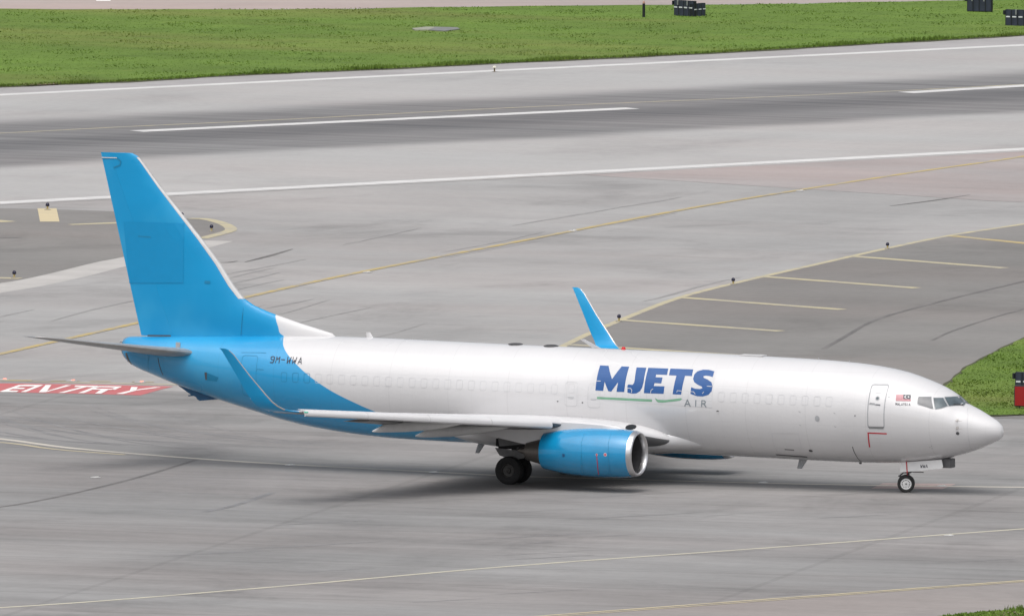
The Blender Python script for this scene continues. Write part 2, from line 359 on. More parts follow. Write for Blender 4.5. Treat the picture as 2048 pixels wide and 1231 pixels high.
# lines: exit taxiway centre line, taxiway centre line, edge lines
yl = GP((2700, 196), (2300, 268), (2048, 313), (1837, 343.5), (1601, 380), (1368, 419), (1050, 480.5), (700, 548.5), (492, 594.5), (271, 646.5), (0, 708), (-400, 800))
yl2 = smooth_line(yl)
ribbon('exit_centreline', yl, 0.38, 0.016, M['yellow_line'], ground)
tl = GP((-500, 845), (-200, 862), (0, 877.5), (145, 896), (390, 916.5), (580, 928.5), (867, 943.5), (992, 950), (1061, 953), (1474, 964.5), (1739, 970), (2048, 974), (3000, 984))
ribbon('taxi_centreline', tl, 0.42, 0.012, M['pale_line'], taxiway)
ribbon('taxi_centreline_flank', GP((-300, 860), (0, 884), (110, 898), (250, 909)), 0.25, 0.011, M['yellow_edge'], taxiway)
ribbon('taxi_edge_line', GP((-700, 1246), (0, 1214.5), (500, 1177), (1024, 1131.5), (1536, 1095), (2048, 1057), (3000, 988)), 0.30, 0.012, M['cream_line'], taxiway)
ribbon('taxi_edge_line', GP((700, 1259), (1100, 1229.5), (1500, 1200), (1760, 1181), (2048, 1160), (2700, 1113)), 0.26, 0.012, M['yellow_edge'], taxiway)
ribbon('taxi_edge_line', GP((700, 1262), (1100, 1232.5), (1500, 1203), (1760, 1183.5), (2048, 1162.5), (2700, 1116)), 0.16, 0.012, M['yellow_edge'], taxiway)
sheet('pink_patch', GP((1766, 965.5), (1912, 967), (1885, 977.5), (1742, 976.5)), 0.008, M['pink_patch'], taxiway)
ribbon('crack_line', GP((-30, 1018), (60, 1004), (160, 983), (280, 953), (400, 917)), 0.22, 0.009, M['crack'], taxiway)
ribbon('crack_line', GP((410, 1023), (470, 1010), (545, 985)), 0.3, 0.009, M['mark'], taxiway)
# hold line and NO ENTRY marking
Z2 = lambda *a: [(x / 5.689, 740 + y / 5.689) for x, y in a]
red = sheet('entry_marking', GP(*Z2((-900, 128), (0, 150), (700, 158), (1300, 170), (1970, 184), (1860, 212), (1600, 286), (900, 268), (0, 250), (-900, 226))), 0.010, M['red_paint'], taxiway)
red['label'] = 'faded red painted panel with white ENTRY lettering'
def letter(*polys):
    vs, fs = [], []
    for i_, p in enumerate(polys):
        k = len(vs); vs += [G(q, 0.015 + 0.002 * i_) for q in Z2(*p)]; fs.append(tuple(range(k + len(p) - 1, k - 1, -1)))
    mesh_obj('letter', vs, fs, M['white_letter'], red)
letter([(215, 165), (278, 165), (55, 243), (-12, 243)], [(270, 163), (440, 164), (415, 180), (230, 180)], [(150, 196), (292, 198), (265, 212), (105, 211)], [(60, 228), (216, 230), (185, 246), (15, 246)])
letter([(438, 165), (497, 165), (295, 245), (235, 245)], [(520, 165), (585, 166), (525, 248), (440, 248)], [(750, 168), (812, 170), (540, 243), (500, 246)])
letter([(858, 172), (1120, 175), (1095, 190), (845, 187)], [(925, 188), (990, 188), (730, 255), (660, 255)])
letter([(1075, 186), (1135, 188), (955, 257), (888, 257)], [(1125, 178), (1385, 182), (1372, 195), (1100, 190)], [(1322, 190), (1385, 184), (1310, 220), (1255, 212)], [(1050, 207), (1285, 210), (1265, 221), (1020, 218)], [(1150, 218), (1240, 218), (1150, 264), (1080, 262)])
letter([(1495, 187), (1568, 190), (1545, 228), (1475, 232)], [(1760, 190), (1830, 192), (1565, 226), (1500, 225)], [(1478, 229), (1556, 227), (1400, 268), (1318, 266)])
ribbon('hold_line', GP((-200, 757), (0, 761), (160, 765), (355, 769)), 0.30, 0.011, M['yellow_edge'], taxiway, False)
for a, b in ((8, 64), (102, 160), (180, 222), (264, 308)): ribbon('hold_line_dash', GP((a, 760 + a * 0.0125), (b, 760 + b * 0.0125)), 0.30, 0.012, M['yellow_line'], taxiway, False)

# tyre marks swept round from the exit onto the taxiway
for i in range(22):
    y0 = 798 + i * 3.2 + random.uniform(-5, 5); x0 = random.uniform(-260, 330); ln = random.uniform(180, 620); y1 = y0 * 0.42 + 1.0 * (540 + x0 * 0.02) + random.uniform(-14, 14)
    pts = GP((x0, y0), (x0 + ln * 0.3, y0 + (y1 - y0) * 0.48), (x0 + ln * 0.65, y0 + (y1 - y0) * 0.82), (x0 + ln, y1))
    ribbon('tyre_mark', pts, lambda t, w0=random.uniform(0.12, 0.34): w0 * math.sin(math.pi * (0.06 + 0.88 * t)), 0.0055 + i * 0.00005, M['mark'], taxiway)
for i in range(26):
    x0 = random.uniform(300, 2000); y0 = random.uniform(985, 1215); ln = random.uniform(60, 330); sl_ = -0.055
    pts = GP((x0, y0), (x0 + ln / 2, y0 + ln / 2 * sl_), (x0 + ln, y0 + ln * sl_))
    ribbon('tyre_mark', pts, lambda t, w0=random.uniform(0.08, 0.22): w0 * math.sin(math.pi * (0.06 + 0.88 * t)), 0.0075 + i * 0.00005, M['mark'], taxiway)
mm = paint('tyre rubber mark on exit', (0.235, 0.228, 0.226), 1.0, (0.29, 0.285, 0.28), R(67), (0.05, 0.5))
for i in range(26):
    k = random.randrange(8, len(yl2) - 14); n = random.randrange(4, 12); off = random.gauss(0, 5.5)
    pts = []
    for j in range(n):
        p = yl2[k + j]; d = (yl2[k + j + 1] - p).normalized(); pts.append(p + Vector((-d.y, d.x, 0)) * (off + 0.25 * math.sin(j * 0.5 + i)))
    ribbon('tyre_mark', pts, lambda t, w0=random.uniform(0.10, 0.30): w0 * math.sin(math.pi * (0.06 + 0.88 * t)), 0.0085 + i * 0.00003, mm, ground)
for a, b in (((490, 524), (585, 498)), ((440, 525), (475, 522)), ((1780, 412), (1940, 390)), ((1910, 289), (1930, 290))):
    ribbon('tyre_mark', GP(a, ((a[0] + b[0]) / 2, (a[1] + b[1]) / 2 + 1), b), lambda t: 0.26 * math.sin(math.pi * (0.08 + 0.84 * t)), 0.0095, M['crack'], ground)

# grass blades, standing on the three grass areas
def blades(name, poly, count, h=(0.015, 0.05), view=None):
    P = np.array([(p.x, p.y) for p in poly]); lo = P.min(0); hi = P.max(0); pts = np.empty((0, 2))
    while len(pts) < count:
        q = rng.uniform(lo, hi, (count * 3, 2)); ins = np.zeros(len(q), bool)
        for (x1, y1), (x2, y2) in zip(P, np.roll(P, -1, 0)):
            c = ((y1 > q[:, 1]) != (y2 > q[:, 1])); xx = (x2 - x1) * (q[:, 1] - y1) / ((y2 - y1) + 1e-12) + x1
            ins ^= c & (q[:, 0] < xx)
        pts = np.vstack([pts, q[ins]])
    pts = pts[:count]; n = len(pts); a = rng.uniform(0, math.pi, n); wd = rng.uniform(0.02, 0.06, n); hh = rng.uniform(*h, n) * (0.6 + 0.8 * (np.sin(pts[:, 0] * 0.9) * np.sin(pts[:, 1] * 0.7) > 0.2))
    v = np.zeros((n, 3, 3)); dx = np.stack([np.cos(a), np.sin(a)], -1) * wd[:, None]
    v[:, 0, :2] = pts - dx; v[:, 1, :2] = pts + dx; v[:, :2, 2] = 0.04
    v[:, 2, :2] = pts + rng.normal(0, 0.035, (n, 2)); v[:, 2, 2] = 0.05 + hh
    me = bpy.data.meshes.new(name); me.vertices.add(n * 3); me.vertices.foreach_set('co', v.ravel()); me.loops.add(n * 3); me.loops.foreach_set('vertex_index', np.arange(n * 3, dtype=np.int32))
    me.polygons.add(n); me.polygons.foreach_set('loop_start', np.arange(0, n * 3, 3, dtype=np.int32)); me.update(calc_edges=True); me.materials.append(M['grass'])
    o = bpy.data.objects.new(name, me); COL.objects.link(o); return o
vis = [G(p) for p in [(-120, 178), (0, 173.5), (239, 164), (478, 150), (700, 141), (1050, 124), (1400, 107.5), (1720, 89), (2048, 70.5), (2170, 64), (2170, -1), (2048, 1), (1750, 6), (1400, 11.5), (850, 17), (350, 21), (-120, 21)]]
tag(blades('grass', vis, 50000), 'short mown green grass between the runway and the far pavement', 'grass', kind='stuff')
fr = [p for p in vis[:10]]
tag(blades('grass', [p - RN * 0.45 for p in fr] + [p + RN * 0.5 for p in reversed(fr)], 9000, (0.05, 0.16)), 'ragged taller grass fringe along the runway shoulder', 'grass', kind='stuff')
tag(blades('grass', [G(p) for p in [(2200, 600), (2048, 679), (1990, 706), (1950, 728), (1925, 745), (1905, 762), (1890, 778), (1884, 800), (1900, 822), (1960, 832), (2048, 830), (2200, 828)]], 14000, (0.02, 0.06)), 'green grass corner beyond the aircraft nose', 'grass', kind='stuff')
tag(blades('grass', [G(p) for p in [(1885, 1232), (1940, 1227.5), (2010, 1221), (2048, 1218.5), (2150, 1212), (2150, 1260), (1900, 1260)]], 6000, (0.05, 0.16)), 'green grass in the near right corner', 'grass', kind='stuff')

# ================================================================== THE AIRCRAFT
plane = empty('airplane'); tag(plane, 'white and sky blue twin-engine cargo jet taxiing on the grey taxiway', 'airplane')
# ---- fuselage lines: s, crown z, keel z, half width, height of greatest width
FT = [(-0.03, 2.52, 2.46, 0.02, 2.49), (0.02, 2.67, 2.31, 0.17, 2.49), (0.10, 2.79, 2.22, 0.29, 2.50), (0.30, 2.95, 2.11, 0.46, 2.52), (0.63, 3.13, 1.95, 0.66, 2.56), (1.07, 3.36, 1.76, 0.88, 2.63), (1.42, 3.51, 1.64, 1.05, 2.69),
      (1.62, 3.60, 1.58, 1.14, 2.73), (1.95, 3.86, 1.48, 1.28, 2.79), (2.30, 4.08, 1.39, 1.41, 2.85), (2.80, 4.31, 1.31, 1.55, 2.92), (3.4, 4.525, 1.23, 1.68, 2.99), (4.15, 4.74, 1.16, 1.78, 3.06), (5.0, 4.89, 1.12, 1.85, 3.11), (6.0, 5.00, 1.10, 1.88, 3.15),
      (7.65, 5.09, 1.11, 1.88, 3.20), (9.67, 5.14, 1.14, 1.88, 3.25), (12.5, 5.19, 1.18, 1.88, 3.29), (15, 5.215, 1.21, 1.88, 3.32), (18.2, 5.24, 1.25, 1.88, 3.35), (23.5, 5.30, 1.32, 1.88, 3.41), (25.5, 5.325, 1.36, 1.88, 3.44), (27.0, 5.34, 1.44, 1.86, 3.50),
      (29.07, 5.335, 1.66, 1.76, 3.60), (30.65, 5.31, 1.94, 1.62, 3.72), (32.08, 5.27, 2.30, 1.43, 3.87), (33.55, 5.20, 2.68, 1.20, 4.03), (35.16, 5.13, 3.14, 0.93, 4.19), (36.27, 5.08, 3.53, 0.72, 4.34), (37.0, 5.06, 3.79, 0.57, 4.45), (37.4, 5.04, 4.00, 0.46, 4.53), (37.60, 4.98, 4.20, 0.36, 4.58)]
_t = [pchip([r[0] for r in FT], [r[i] for r in FT]) for i in (1, 2, 3, 4)]
def fus(s): return tuple(f(s) for f in _t)
def YF(s, z):
    top, bot, wd, zc = fus(s)
    k = (z - zc) / ((top - zc) if z > zc else (zc - bot)); k = min(max(k, -0.9999), 0.9999)
    return wd * math.sqrt(1 - k * k)
def NF(s, z, e=0.01):
    a = (YF(s + e, z) - YF(s - e, z)) / (2 * e); b = (YF(s, z + e) - YF(s, z - e)) / (2 * e)
    return Vector((a, -1.0, -b)).normalized()           # world: outward to starboard
def CF(s, z, off=0.006):
    p = W(s, YF(s, z), z); n = NF(s, z)
    return p + n * off
def AF(px):
    """(s, z) of the point of the fuselage's starboard skin seen at a pixel"""
    y = 1.8
    for _ in range(40):
        s, z = AY(px, y); y = 0.5 * y + 0.5 * YF(s, z)
    return s, z

# ---- paint
def curve_mask(t, pts):
    """1 where s > g(z); pts are (z, s)"""
    v = t.n('TexCoord').outputs['Object']; sp = t.n('SeparateXYZ', None, i0=v)
    z0, z1, s0, s1 = 1.0, 7.0, 15.0, 35.0
    fc = t.n('FloatCurve'); fc.inputs[0].default_value = 1.0
    t.t.links.new(t.ramp(sp.outputs[2], z0, z1, 0, 1, False), fc.inputs[1])
    cv = fc.mapping.curves[0]; pp = [((z - z0) / (z1 - z0), (s - s0) / (s1 - s0)) for z, s in sorted(pts)]
    cv.points[0].location = pp[0]; cv.points[1].location = pp[-1]
    for q in pp[1:-1]: cv.points.new(*q)
    fc.mapping.update()
    g = t.math('ADD', t.math('MULTIPLY', fc.outputs[0], s1 - s0), s0)
    d = t.math('SUBTRACT', t.math('MULTIPLY', sp.outputs[0], -1.0), g)
    return t.ramp(d, -0.012, 0.012, 0, 1, False), sp
swoosh = [AF(p) for p in ((567, 676), (566.5, 690), (574, 706), (589, 724), (612, 746), (640, 767), (670, 785.5), (700, 800.5), (745, 820.5))]
pts = [(z, s) for s, z in swoosh] + [(2.05, 24.6), (1.6, 22.9), (1.2, 21.6), (5.40, 30.78), (5.62, 30.86), (5.9, 30.98), (6.12, 31.06), (7.0, 31.0)]
WHITE = (0.615, 0.61, 0.618); BLUE = (0.006, 0.280, 0.565); FADED = (0.028, 0.325, 0.600)
def livery(name, seams=True, coat=1.0, spec=0.5):
    t = NT(name)
    k, sp = curve_mask(t, pts)
    s = t.math('MULTIPLY', sp.outputs[0], -1.0)
    n1 = t.noise(t.coord(0, (0.22, 0.4, 0.8)), 1.0, 2, 0.5); n2 = t.noise(t.coord(0, (0.9, 1, 0.18), (4, 0, 2)), 1.0, 2, 0.5)
    f = t.math('ADD', t.ramp(n1, 0.3, 0.7, 0.965, 1.03, False), t.ramp(n2, 0.40, 0.9, 0.0, -0.03))
    fd = t.noise(t.coord(0.4, (0.35, 0.35, 0.30), (2, 5, 8)), 1.0, 3, 0.55)
    col = t.mix(k, t.scale(WHITE, f), t.scale(t.mix(t.ramp(fd, 0.42, 0.66, 0.0, 0.85), (*BLUE, 1), (*FADED, 1)), f))
    if seams:
        for pitch, dark in ((2.54, 0.055), (0.508, 0.018)):
            fr = t.math('FRACT', t.math('DIVIDE', s, pitch)); e = 0.016 / pitch
            j = t.math('GREATER_THAN', t.math('ABSOLUTE', t.math('SUBTRACT', fr, 0.5)), 0.5 - e)
            col = t.scale(col, t.ramp(j, 0, 1, 1.0, 1 - dark, False))
        for zz in (2.02, 2.66, 4.05, 4.72):
            j = t.math('LESS_THAN', t.math('ABSOLUTE', t.math('SUBTRACT', sp.outputs[2], zz)), 0.013)
            col = t.scale(col, t.ramp(j, 0, 1, 1.0, 0.955, False))
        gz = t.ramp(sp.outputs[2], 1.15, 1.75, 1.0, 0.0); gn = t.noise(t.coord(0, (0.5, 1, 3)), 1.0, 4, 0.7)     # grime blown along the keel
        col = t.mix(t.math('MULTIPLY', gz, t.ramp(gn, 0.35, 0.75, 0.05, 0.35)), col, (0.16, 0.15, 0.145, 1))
    bmp = t.noise(t.coord(0, (0.8, 1, 1.6), (7, 1, 0)), 1.0, 3, 0.5)
    return t.bsdf(col, t.ramp(n1, 0.3, 0.7, 0.26, 0.34, False), 0.0, coat, spec=spec)
M['livery'] = livery('fuselage livery paint'); M['fin'] = livery('fin livery paint', False, 0.1, 0.3)
M['white'] = plain('white aircraft paint', WHITE, 0.3, coat=0.3, var=0.03, nscale=1.2)
tb = NT('blue aircraft paint'); fd = tb.noise(tb.coord(0.4, (0.35, 0.35, 0.30), (2, 5, 8)), 1.0, 3, 0.55)
M['blue'] = tb.bsdf(tb.mix(tb.ramp(fd, 0.42, 0.66, 0.0, 0.85), (*BLUE, 1), (*FADED, 1)), 0.28, coat=0.15, spec=0.35)
M['cowl'] = plain('glossy blue cowling paint', (0.003, 0.245, 0.495), 0.22, coat=1.0, spec=0.5, var=0.10, nscale=1.3)
M['blue2'] = plain('repainted blue patch', (0.004, 0.252, 0.515), 0.3, coat=0.1, spec=0.35, var=0.03)
M['navy'] = plain('blue decal film', (0.010, 0.078, 0.26), 0.35, var=0.08, nscale=2)
M['decal_white'] = plain('decal backing film', (0.58, 0.58, 0.592), 0.4, var=0.02)
M['green'] = plain('green decal film', (0.17, 0.36, 0.235), 0.4, var=0.12, nscale=4)
M['grey_decal'] = plain('grey decal film', (0.20, 0.23, 0.25), 0.4, var=0.1)
M['black_decal'] = plain('black decal film', (0.028, 0.032, 0.05), 0.4, var=0.1)
M['red_decal'] = plain('red decal film', (0.50, 0.02, 0.035), 0.4, var=0.1)
M['pink_decal'] = plain('flag red stripe film', (0.56, 0.10, 0.14), 0.4, var=0.1)
M['seam'] = plain('panel seam sealant', (0.52, 0.522, 0.535), 0.5, var=0.15)
M['seam_blue'] = plain('panel seam on blue', (0.006, 0.20, 0.38), 0.5, var=0.1)
M['seam_dark'] = plain('open panel gap', (0.07, 0.07, 0.075), 0.6, var=0.2)
M['frame_grey'] = plain('door frame grey', (0.36, 0.37, 0.385), 0.45, var=0.1)
M['frame_white'] = plain('windscreen post paint', (0.66, 0.655, 0.65), 0.4, var=0.05)
M['grey_wing_shade'] = plain('grey wing paint with shade', (0.12, 0.122, 0.126), 0.4, var=0.1, nscale=0.8)  # grey made darker than the real paint, standing in for underwing shade
M['fairing'] = plain('light grey fairing paint', (0.68, 0.68, 0.68), 0.4, var=0.08)
M['grey_stab'] = plain('grey tailplane paint', (0.33, 0.34, 0.35), 0.4, var=0.12, nscale=0.8)
M['alu'] = plain('polished aluminium', (0.62, 0.62, 0.63), 0.32, metal=1.0, var=0.06, nscale=2)
M['alu_dull'] = plain('dull aluminium edge', (0.50, 0.48, 0.46), 0.42, metal=0.8, var=0.12, nscale=3)
M['steel'] = plain('hot section metal', (0.19, 0.175, 0.16), 0.42, metal=0.8, var=0.25, nscale=2)
M['dark'] = plain('dark cavity', (0.02, 0.02, 0.022), 0.8, var=0.2)
M['gear'] = plain('gear leg grey paint', (0.10, 0.10, 0.105), 0.45, var=0.3, nscale=6)
M['gear_white'] = plain('gear leg white paint', (0.55, 0.55, 0.55), 0.45, var=0.2, nscale=6)
M['rim'] = plain('white wheel rim', (0.78, 0.78, 0.78), 0.4, var=0.15, nscale=8)
M['rim_dark'] = plain('brake dusted wheel rim', (0.07, 0.068, 0.066), 0.5, var=0.4, nscale=8)
M['tyre'] = plain('tyre rubber', (0.018, 0.018, 0.019), 0.75, var=0.3, nscale=10)
M['glass'] = plain('cockpit glass', (0.075, 0.10, 0.115), 0.12, var=0.4, nscale=2.5, coat=0.1, spec=0.5)
M['glass_pale'] = plain('cockpit side glass with blind', (0.15, 0.155, 0.165), 0.2, var=0.15, nscale=3, coat=0.0, spec=0.4)
M['lamp_red'] = plain('red beacon lens', (0.55, 0.02, 0.02), 0.2, var=0.1)
M['rubber_black'] = plain('black composite', (0.035, 0.035, 0.037), 0.5, var=0.2)

# ---- fuselage skin
ss = sorted(set([round(float(x), 3) for x in np.concatenate([np.array([-0.03, -0.02, 0.0, 0.02, 0.05, 0.1, 0.16, 0.23, 0.3, 0.4, 0.5]), np.arange(0.6, 6.01, 0.09), np.arange(6.2, 26, 0.4), np.arange(26, 37.61, 0.2), [37.6]])]))
NR = 72; vs, fs = [], []
for s in ss:
    top, bot, wd, zc = fus(s)
    for i in range(NR):
        a = 2 * math.pi * i / NR; c, q = math.cos(a), math.sin(a)
        vs.append(W(s, wd * c, zc + q * ((top - zc) if q > 0 else (zc - bot))))
for j in range(len(ss) - 1):
    for i in range(NR): fs.append((j * NR + i, j * NR + (i + 1) % NR, (j + 1) * NR + (i + 1) % NR, (j + 1) * NR + i))
fs.append(tuple(range(NR))); fs.append(tuple(range((len(ss) - 1) * NR + NR - 1, (len(ss) - 1) * NR - 1, -1)))
fuselage = mesh_obj('fuselage', vs, fs, M['livery'], plane, True)
bm = bmesh.new(); bm.from_mesh(fuselage.data); bmesh.ops.recalc_face_normals(bm, faces=bm.faces[:]); bm.to_mesh(fuselage.data); bm.free()

# ---- generic aerofoil loft
def foil(x, tc):
    return 5 * tc * (0.2969 * math.sqrt(max(x, 0)) - 0.126 * x - 0.3516 * x**2 + 0.2843 * x**3 - 0.1036 * x**4)
XS = [0, 0.004, 0.012, 0.025, 0.045, 0.075, 0.12, 0.18, 0.26, 0.36, 0.48, 0.60, 0.70, 0.80, 0.90, 1.0]
def loft(name, secs, mats, parent, a=0.0, b=1.0, caps=True, camber=0.0, cut=None):
    """secs: (LE vector, TE vector, thickness direction, t/c)"""
    xs = [a] + [x for x in XS if a + 1e-4 < x < b - 1e-4] + [b]
    vs, fs = [], []; n = 2 * len(xs)
    for q_, (le, te, nd, tc) in enumerate(secs):
        ch = te - le; L = ch.length
        if cut: a_, b_ = cut[q_]; xs = [a_ + (b_ - a_) * i / 15 if a_ > 0 else b_ * (i / 15) ** 1.8 for i in range(16)]; n = 32
        for x in reversed(xs): vs.append(le + ch * x + nd * (L * (foil(x, tc) + camber * 4 * x * (1 - x))))
        for x in xs: vs.append(le + ch * x - nd * (L * (foil(x, tc) * (1.0 if camber == 0 else 0.85) - camber * 4 * x * (1 - x))))
    m = len(secs)
    for j in range(m - 1):
        for i in range(n): fs.append((j * n + i, j * n + (i + 1) % n, (j + 1) * n + (i + 1) % n, (j + 1) * n + i))
    if caps: fs.append(tuple(range(n))); fs.append(tuple(range((m - 1) * n + n - 1, (m - 1) * n - 1, -1)))
    o = mesh_obj(name, vs, fs, mats, parent)
    bm = bmesh.new(); bm.from_mesh(o.data); bmesh.ops.remove_doubles(bm, verts=bm.verts[:], dist=1e-5); bmesh.ops.recalc_face_normals(bm, faces=bm.faces[:]); bm.to_mesh(o.data); bm.free()
    o.data.polygons.foreach_set('use_smooth', [True] * len(o.data.polygons)); o.data.set_sharp_from_angle(angle=R(45))
    return o
V = Vector
# ---- fin, rudder, dorsal fairing
fin_le = [(28.46, 5.30)] + [AY(p, 0.0) for p in ((670, 669.5), (615, 651), (550, 628), (519.5, 616), (492, 599.5), (444, 531), (410, 485), (364, 427), (318, 369), (275, 311.5), (272, 308.5), (265, 306.3))]
fin_le = [(a_, b_) for a_, b_ in fin_le]
LEz = pchip([p[1] for p in fin_le], [p[0] for p in fin_le])
def TEs(z): return 36.9 + (z - 5.09) * (38.67 - 36.9) / (12.31 - 5.09)
def fin_sec(z, tcs=1.0):
    le, te = LEz(z), TEs(z)
    th = 0.52 - 0.05 * (z - 5.3)                                   # greatest thickness in metres
    return (W(le, 0, z), W(te, 0, z), V((0, 1, 0)), th / (te - le) * tcs)
fzs = [5.02, 5.30, 5.45, 5.6, 5.8, 6.0, 6.2, 6.45, 6.71, 7.2, 8.05, 9.0, 9.94, 11.0, 12.10, 12.24, fin_le[-1][1]]
def hinge(z, d): return (35.55 + (z - 5.3) * (38.28 - 35.55) / (12.33 - 5.3) + d - LEz(z)) / (TEs(z) - LEz(z))
fin = loft('vertical_stabilizer', [fin_sec(z) for z in fzs], M['fin'], plane, cut=[(0.0, hinge(z, -0.0015)) for z in fzs])
rzs = [5.10] + fzs[1:]
rudder = loft('rudder', [fin_sec(z) for z in rzs], M['blue'], plane, cut=[(hinge(z, 0.0015), 1.0) for z in rzs])
# grey edge of the fin
def le_strip(name, secs, frac, mat, parent, off=0.008):
    vs, fs = [], []; xs = [frac, frac * 0.6, frac * 0.3, frac * 0.1, 0.0]; n = 9
    for le, te, nd, tc in secs:
        ch = te - le; L = ch.length; d = ch.normalized()
        for x in xs: vs.append(le + ch * x + nd * (L * foil(x, tc) + off) - d * (off if x < frac else 0))
        for x in reversed(xs[:-1]): vs.append(le + ch * x - nd * (L * foil(x, tc) + off) - d * (off if x < frac else 0))
    for j in range(len(secs) - 1):
        for i in range(n - 1): fs.append((j * n + i, j * n + i + 1, (j + 1) * n + i + 1, (j + 1) * n + i))
    return mesh_obj(name, vs, fs, mat, parent, True)
le_strip('leading_edge', [fin_sec(z) for z in (6.70, 7.2, 8.05, 9.0, 9.94, 11.0, 12.0, 12.2)], 0.045, plain('fin edge grey', (0.50, 0.50, 0.50), 0.4, metal=0.3, var=0.1), fin)
def YFin(s, z):
    le, te, nd, tc = fin_sec(z); x = (s + le.x) / (-(te.x - le.x)) ; L = (te - le).length
    return L * foil(min(max(x, 0), 1), tc)

# ---- decals: flat outlines laid onto a curved skin
def skin_poly(name, polys, parent, surf, off=0.006, step=0.12, sstep=None):
    """polys: list of (outline [(s,z)], material)"""
    mats, bmf = [], bmesh.new()
    for pl, m in polys:
        if m not in mats: mats.append(m)
        b = bmesh.new(); vv = [b.verts.new((p[0], p[1], 0)) for p in pl]
        for t in geometry.tessellate_polygon([[V((p[0], p[1], 0)) for p in pl]]):
            try: b.faces.new([vv[i] for i in t])
            except ValueError: pass
        z0, z1 = min(p[1] for p in pl), max(p[1] for p in pl); s0, s1 = min(p[0] for p in pl), max(p[0] for p in pl)
        k = math.floor(z0 / step) + 1
        while k * step < z1: bmesh.ops.bisect_plane(b, geom=b.verts[:] + b.edges[:] + b.faces[:], plane_co=(0, k * step, 0), plane_no=(0, 1, 0)); k += 1
        st = sstep or (0.15 if s0 < 6 else 1.5); k = math.floor(s0 / st) + 1
        while k * st < s1: bmesh.ops.bisect_plane(b, geom=b.verts[:] + b.edges[:] + b.faces[:], plane_co=(k * st, 0, 0), plane_no=(1, 0, 0)); k += 1
        b.verts.index_update(); mp = [bmf.verts.new(surf(v.co.x, v.co.y, off)) for v in b.verts]
        for f in b.faces:
            try: nf = bmf.faces.new([mp[v.index] for v in f.verts]); nf.material_index = mats.index(m)
            except ValueError: pass
        b.free(); off += 0.0012
    for f in bmf.faces:
        f.normal_update()
        if f.normal.y > 0: f.normal_flip()
    me = bpy.data.meshes.new(name); bmf.to_mesh(me); bmf.free()
    for m in mats: me.materials.append(m)
    o = bpy.data.objects.new(name, me); COL.objects.link(o); o.parent = parent; return o
def CFin(s, z, off): return W(s, YFin(s, z) + off, z)
def stroke(p, q, wd):
    """a bar from p to q in the (s,z) plane"""
    dx, dz = q[0] - p[0], q[1] - p[1]; L = math.hypot(dx, dz) or 1; nx, nz = -dz / L * wd / 2, dx / L * wd / 2; ex, ez = dx / L * wd * 0.3, dz / L * wd * 0.3
    return [(p[0] + nx - ex, p[1] + nz - ez), (q[0] + nx + ex, q[1] + nz + ez), (q[0] - nx + ex, q[1] - nz + ez), (p[0] - nx - ex, p[1] - nz - ez)]
def path(pts, wd): return [stroke(a, b, wd) for a, b in zip(pts[:-1], pts[1:])]
def fpx(pts): return [AF(p) for p in pts]
# company name
Z6 = lambda pts: fpx([(1150 + x / 5.12, 680 + y / 5.12) for x, y in pts])
skin_poly('decal_film', [(Z6([(150, 596), (222, 246), (1462, 292), (1405, 690), (130, 604)]), M['decal_white'])], fuselage, CF, 0.004)
LET = [[(258, 258), (345, 262), (380, 398), (478, 268), (556, 271), (505, 530), (426, 527), (442, 430), (372, 525), (342, 521), (304, 425), (290, 518), (209, 513)],
       [(632, 278), (732, 282), (703, 430), (690, 482), (665, 522), (630, 543), (590, 546), (537, 535), (538, 462), (548, 452), (590, 455), (605, 438), (613, 400)],
       [(752, 282), (957, 290), (944, 355), (832, 351), (827, 378), (898, 381), (884, 442), (815, 438), (808, 468), (918, 471), (908, 548), (706, 541)],
       [(978, 290), (1212, 298), (1198, 367), (1128, 364), (1088, 556), (1000, 552), (1040, 362), (962, 358)],
       [(1428, 318), (1410, 378), (1385, 368), (1342, 362), (1316, 368), (1318, 384), (1360, 402), (1398, 430), (1409, 470), (1401, 520), (1367, 558), (1312, 575), (1250, 572), (1182, 548), (1190, 480), (1230, 495), (1278, 499), (1304, 491), (1300, 475), (1260, 456), (1222, 430), (1210, 395), (1222, 350), (1255, 318), (1310, 302), (1370, 303)]]
for L_ in LET: skin_poly('letter', [(Z6(L_), M['navy'])], fuselage, CF, 0.008)
skin_poly('decal_line', [(Z6([(225, 578), (790, 604), (790, 629), (225, 601)]), M['green']), (Z6([(818, 588), (850, 608), (930, 611), (1085, 591), (1098, 600), (1078, 616), (1020, 624), (900, 637), (850, 634), (832, 618)]), M['green'])], fuselage, CF, 0.008)
for ch in ([[(1125, 672), (1152, 608), (1180, 674)], [(1134, 652), (1172, 654)]], [[(1238, 614), (1236, 676)]], [[(1297, 678), (1300, 616), (1325, 618), (1337, 630), (1330, 645), (1300, 648)], [(1318, 648), (1342, 681)]]):
    skin_poly('letter', [(q, M['grey_decal']) for pth in ch for q in path(Z6(pth), 0.045)], fuselage, CF, 0.008)
# scuffs where the film broke over the plugged windows
for pth in ([(218, 416), (262, 419)], [(1352, 470), (1404, 473)], [(540, 490), (570, 492), (584, 510), (580, 535)], [(775, 540), (780, 510), (800, 498)], [(1043, 530), (1050, 515), (1092, 520)], [(1180, 525), (1215, 527), (1232, 550)], [(1305, 545), (1320, 528)]):
    skin_poly('decal_tear', [(q, M['decal_white']) for q in path(Z6(pth), 0.022)], fuselage, CF, 0.0155)
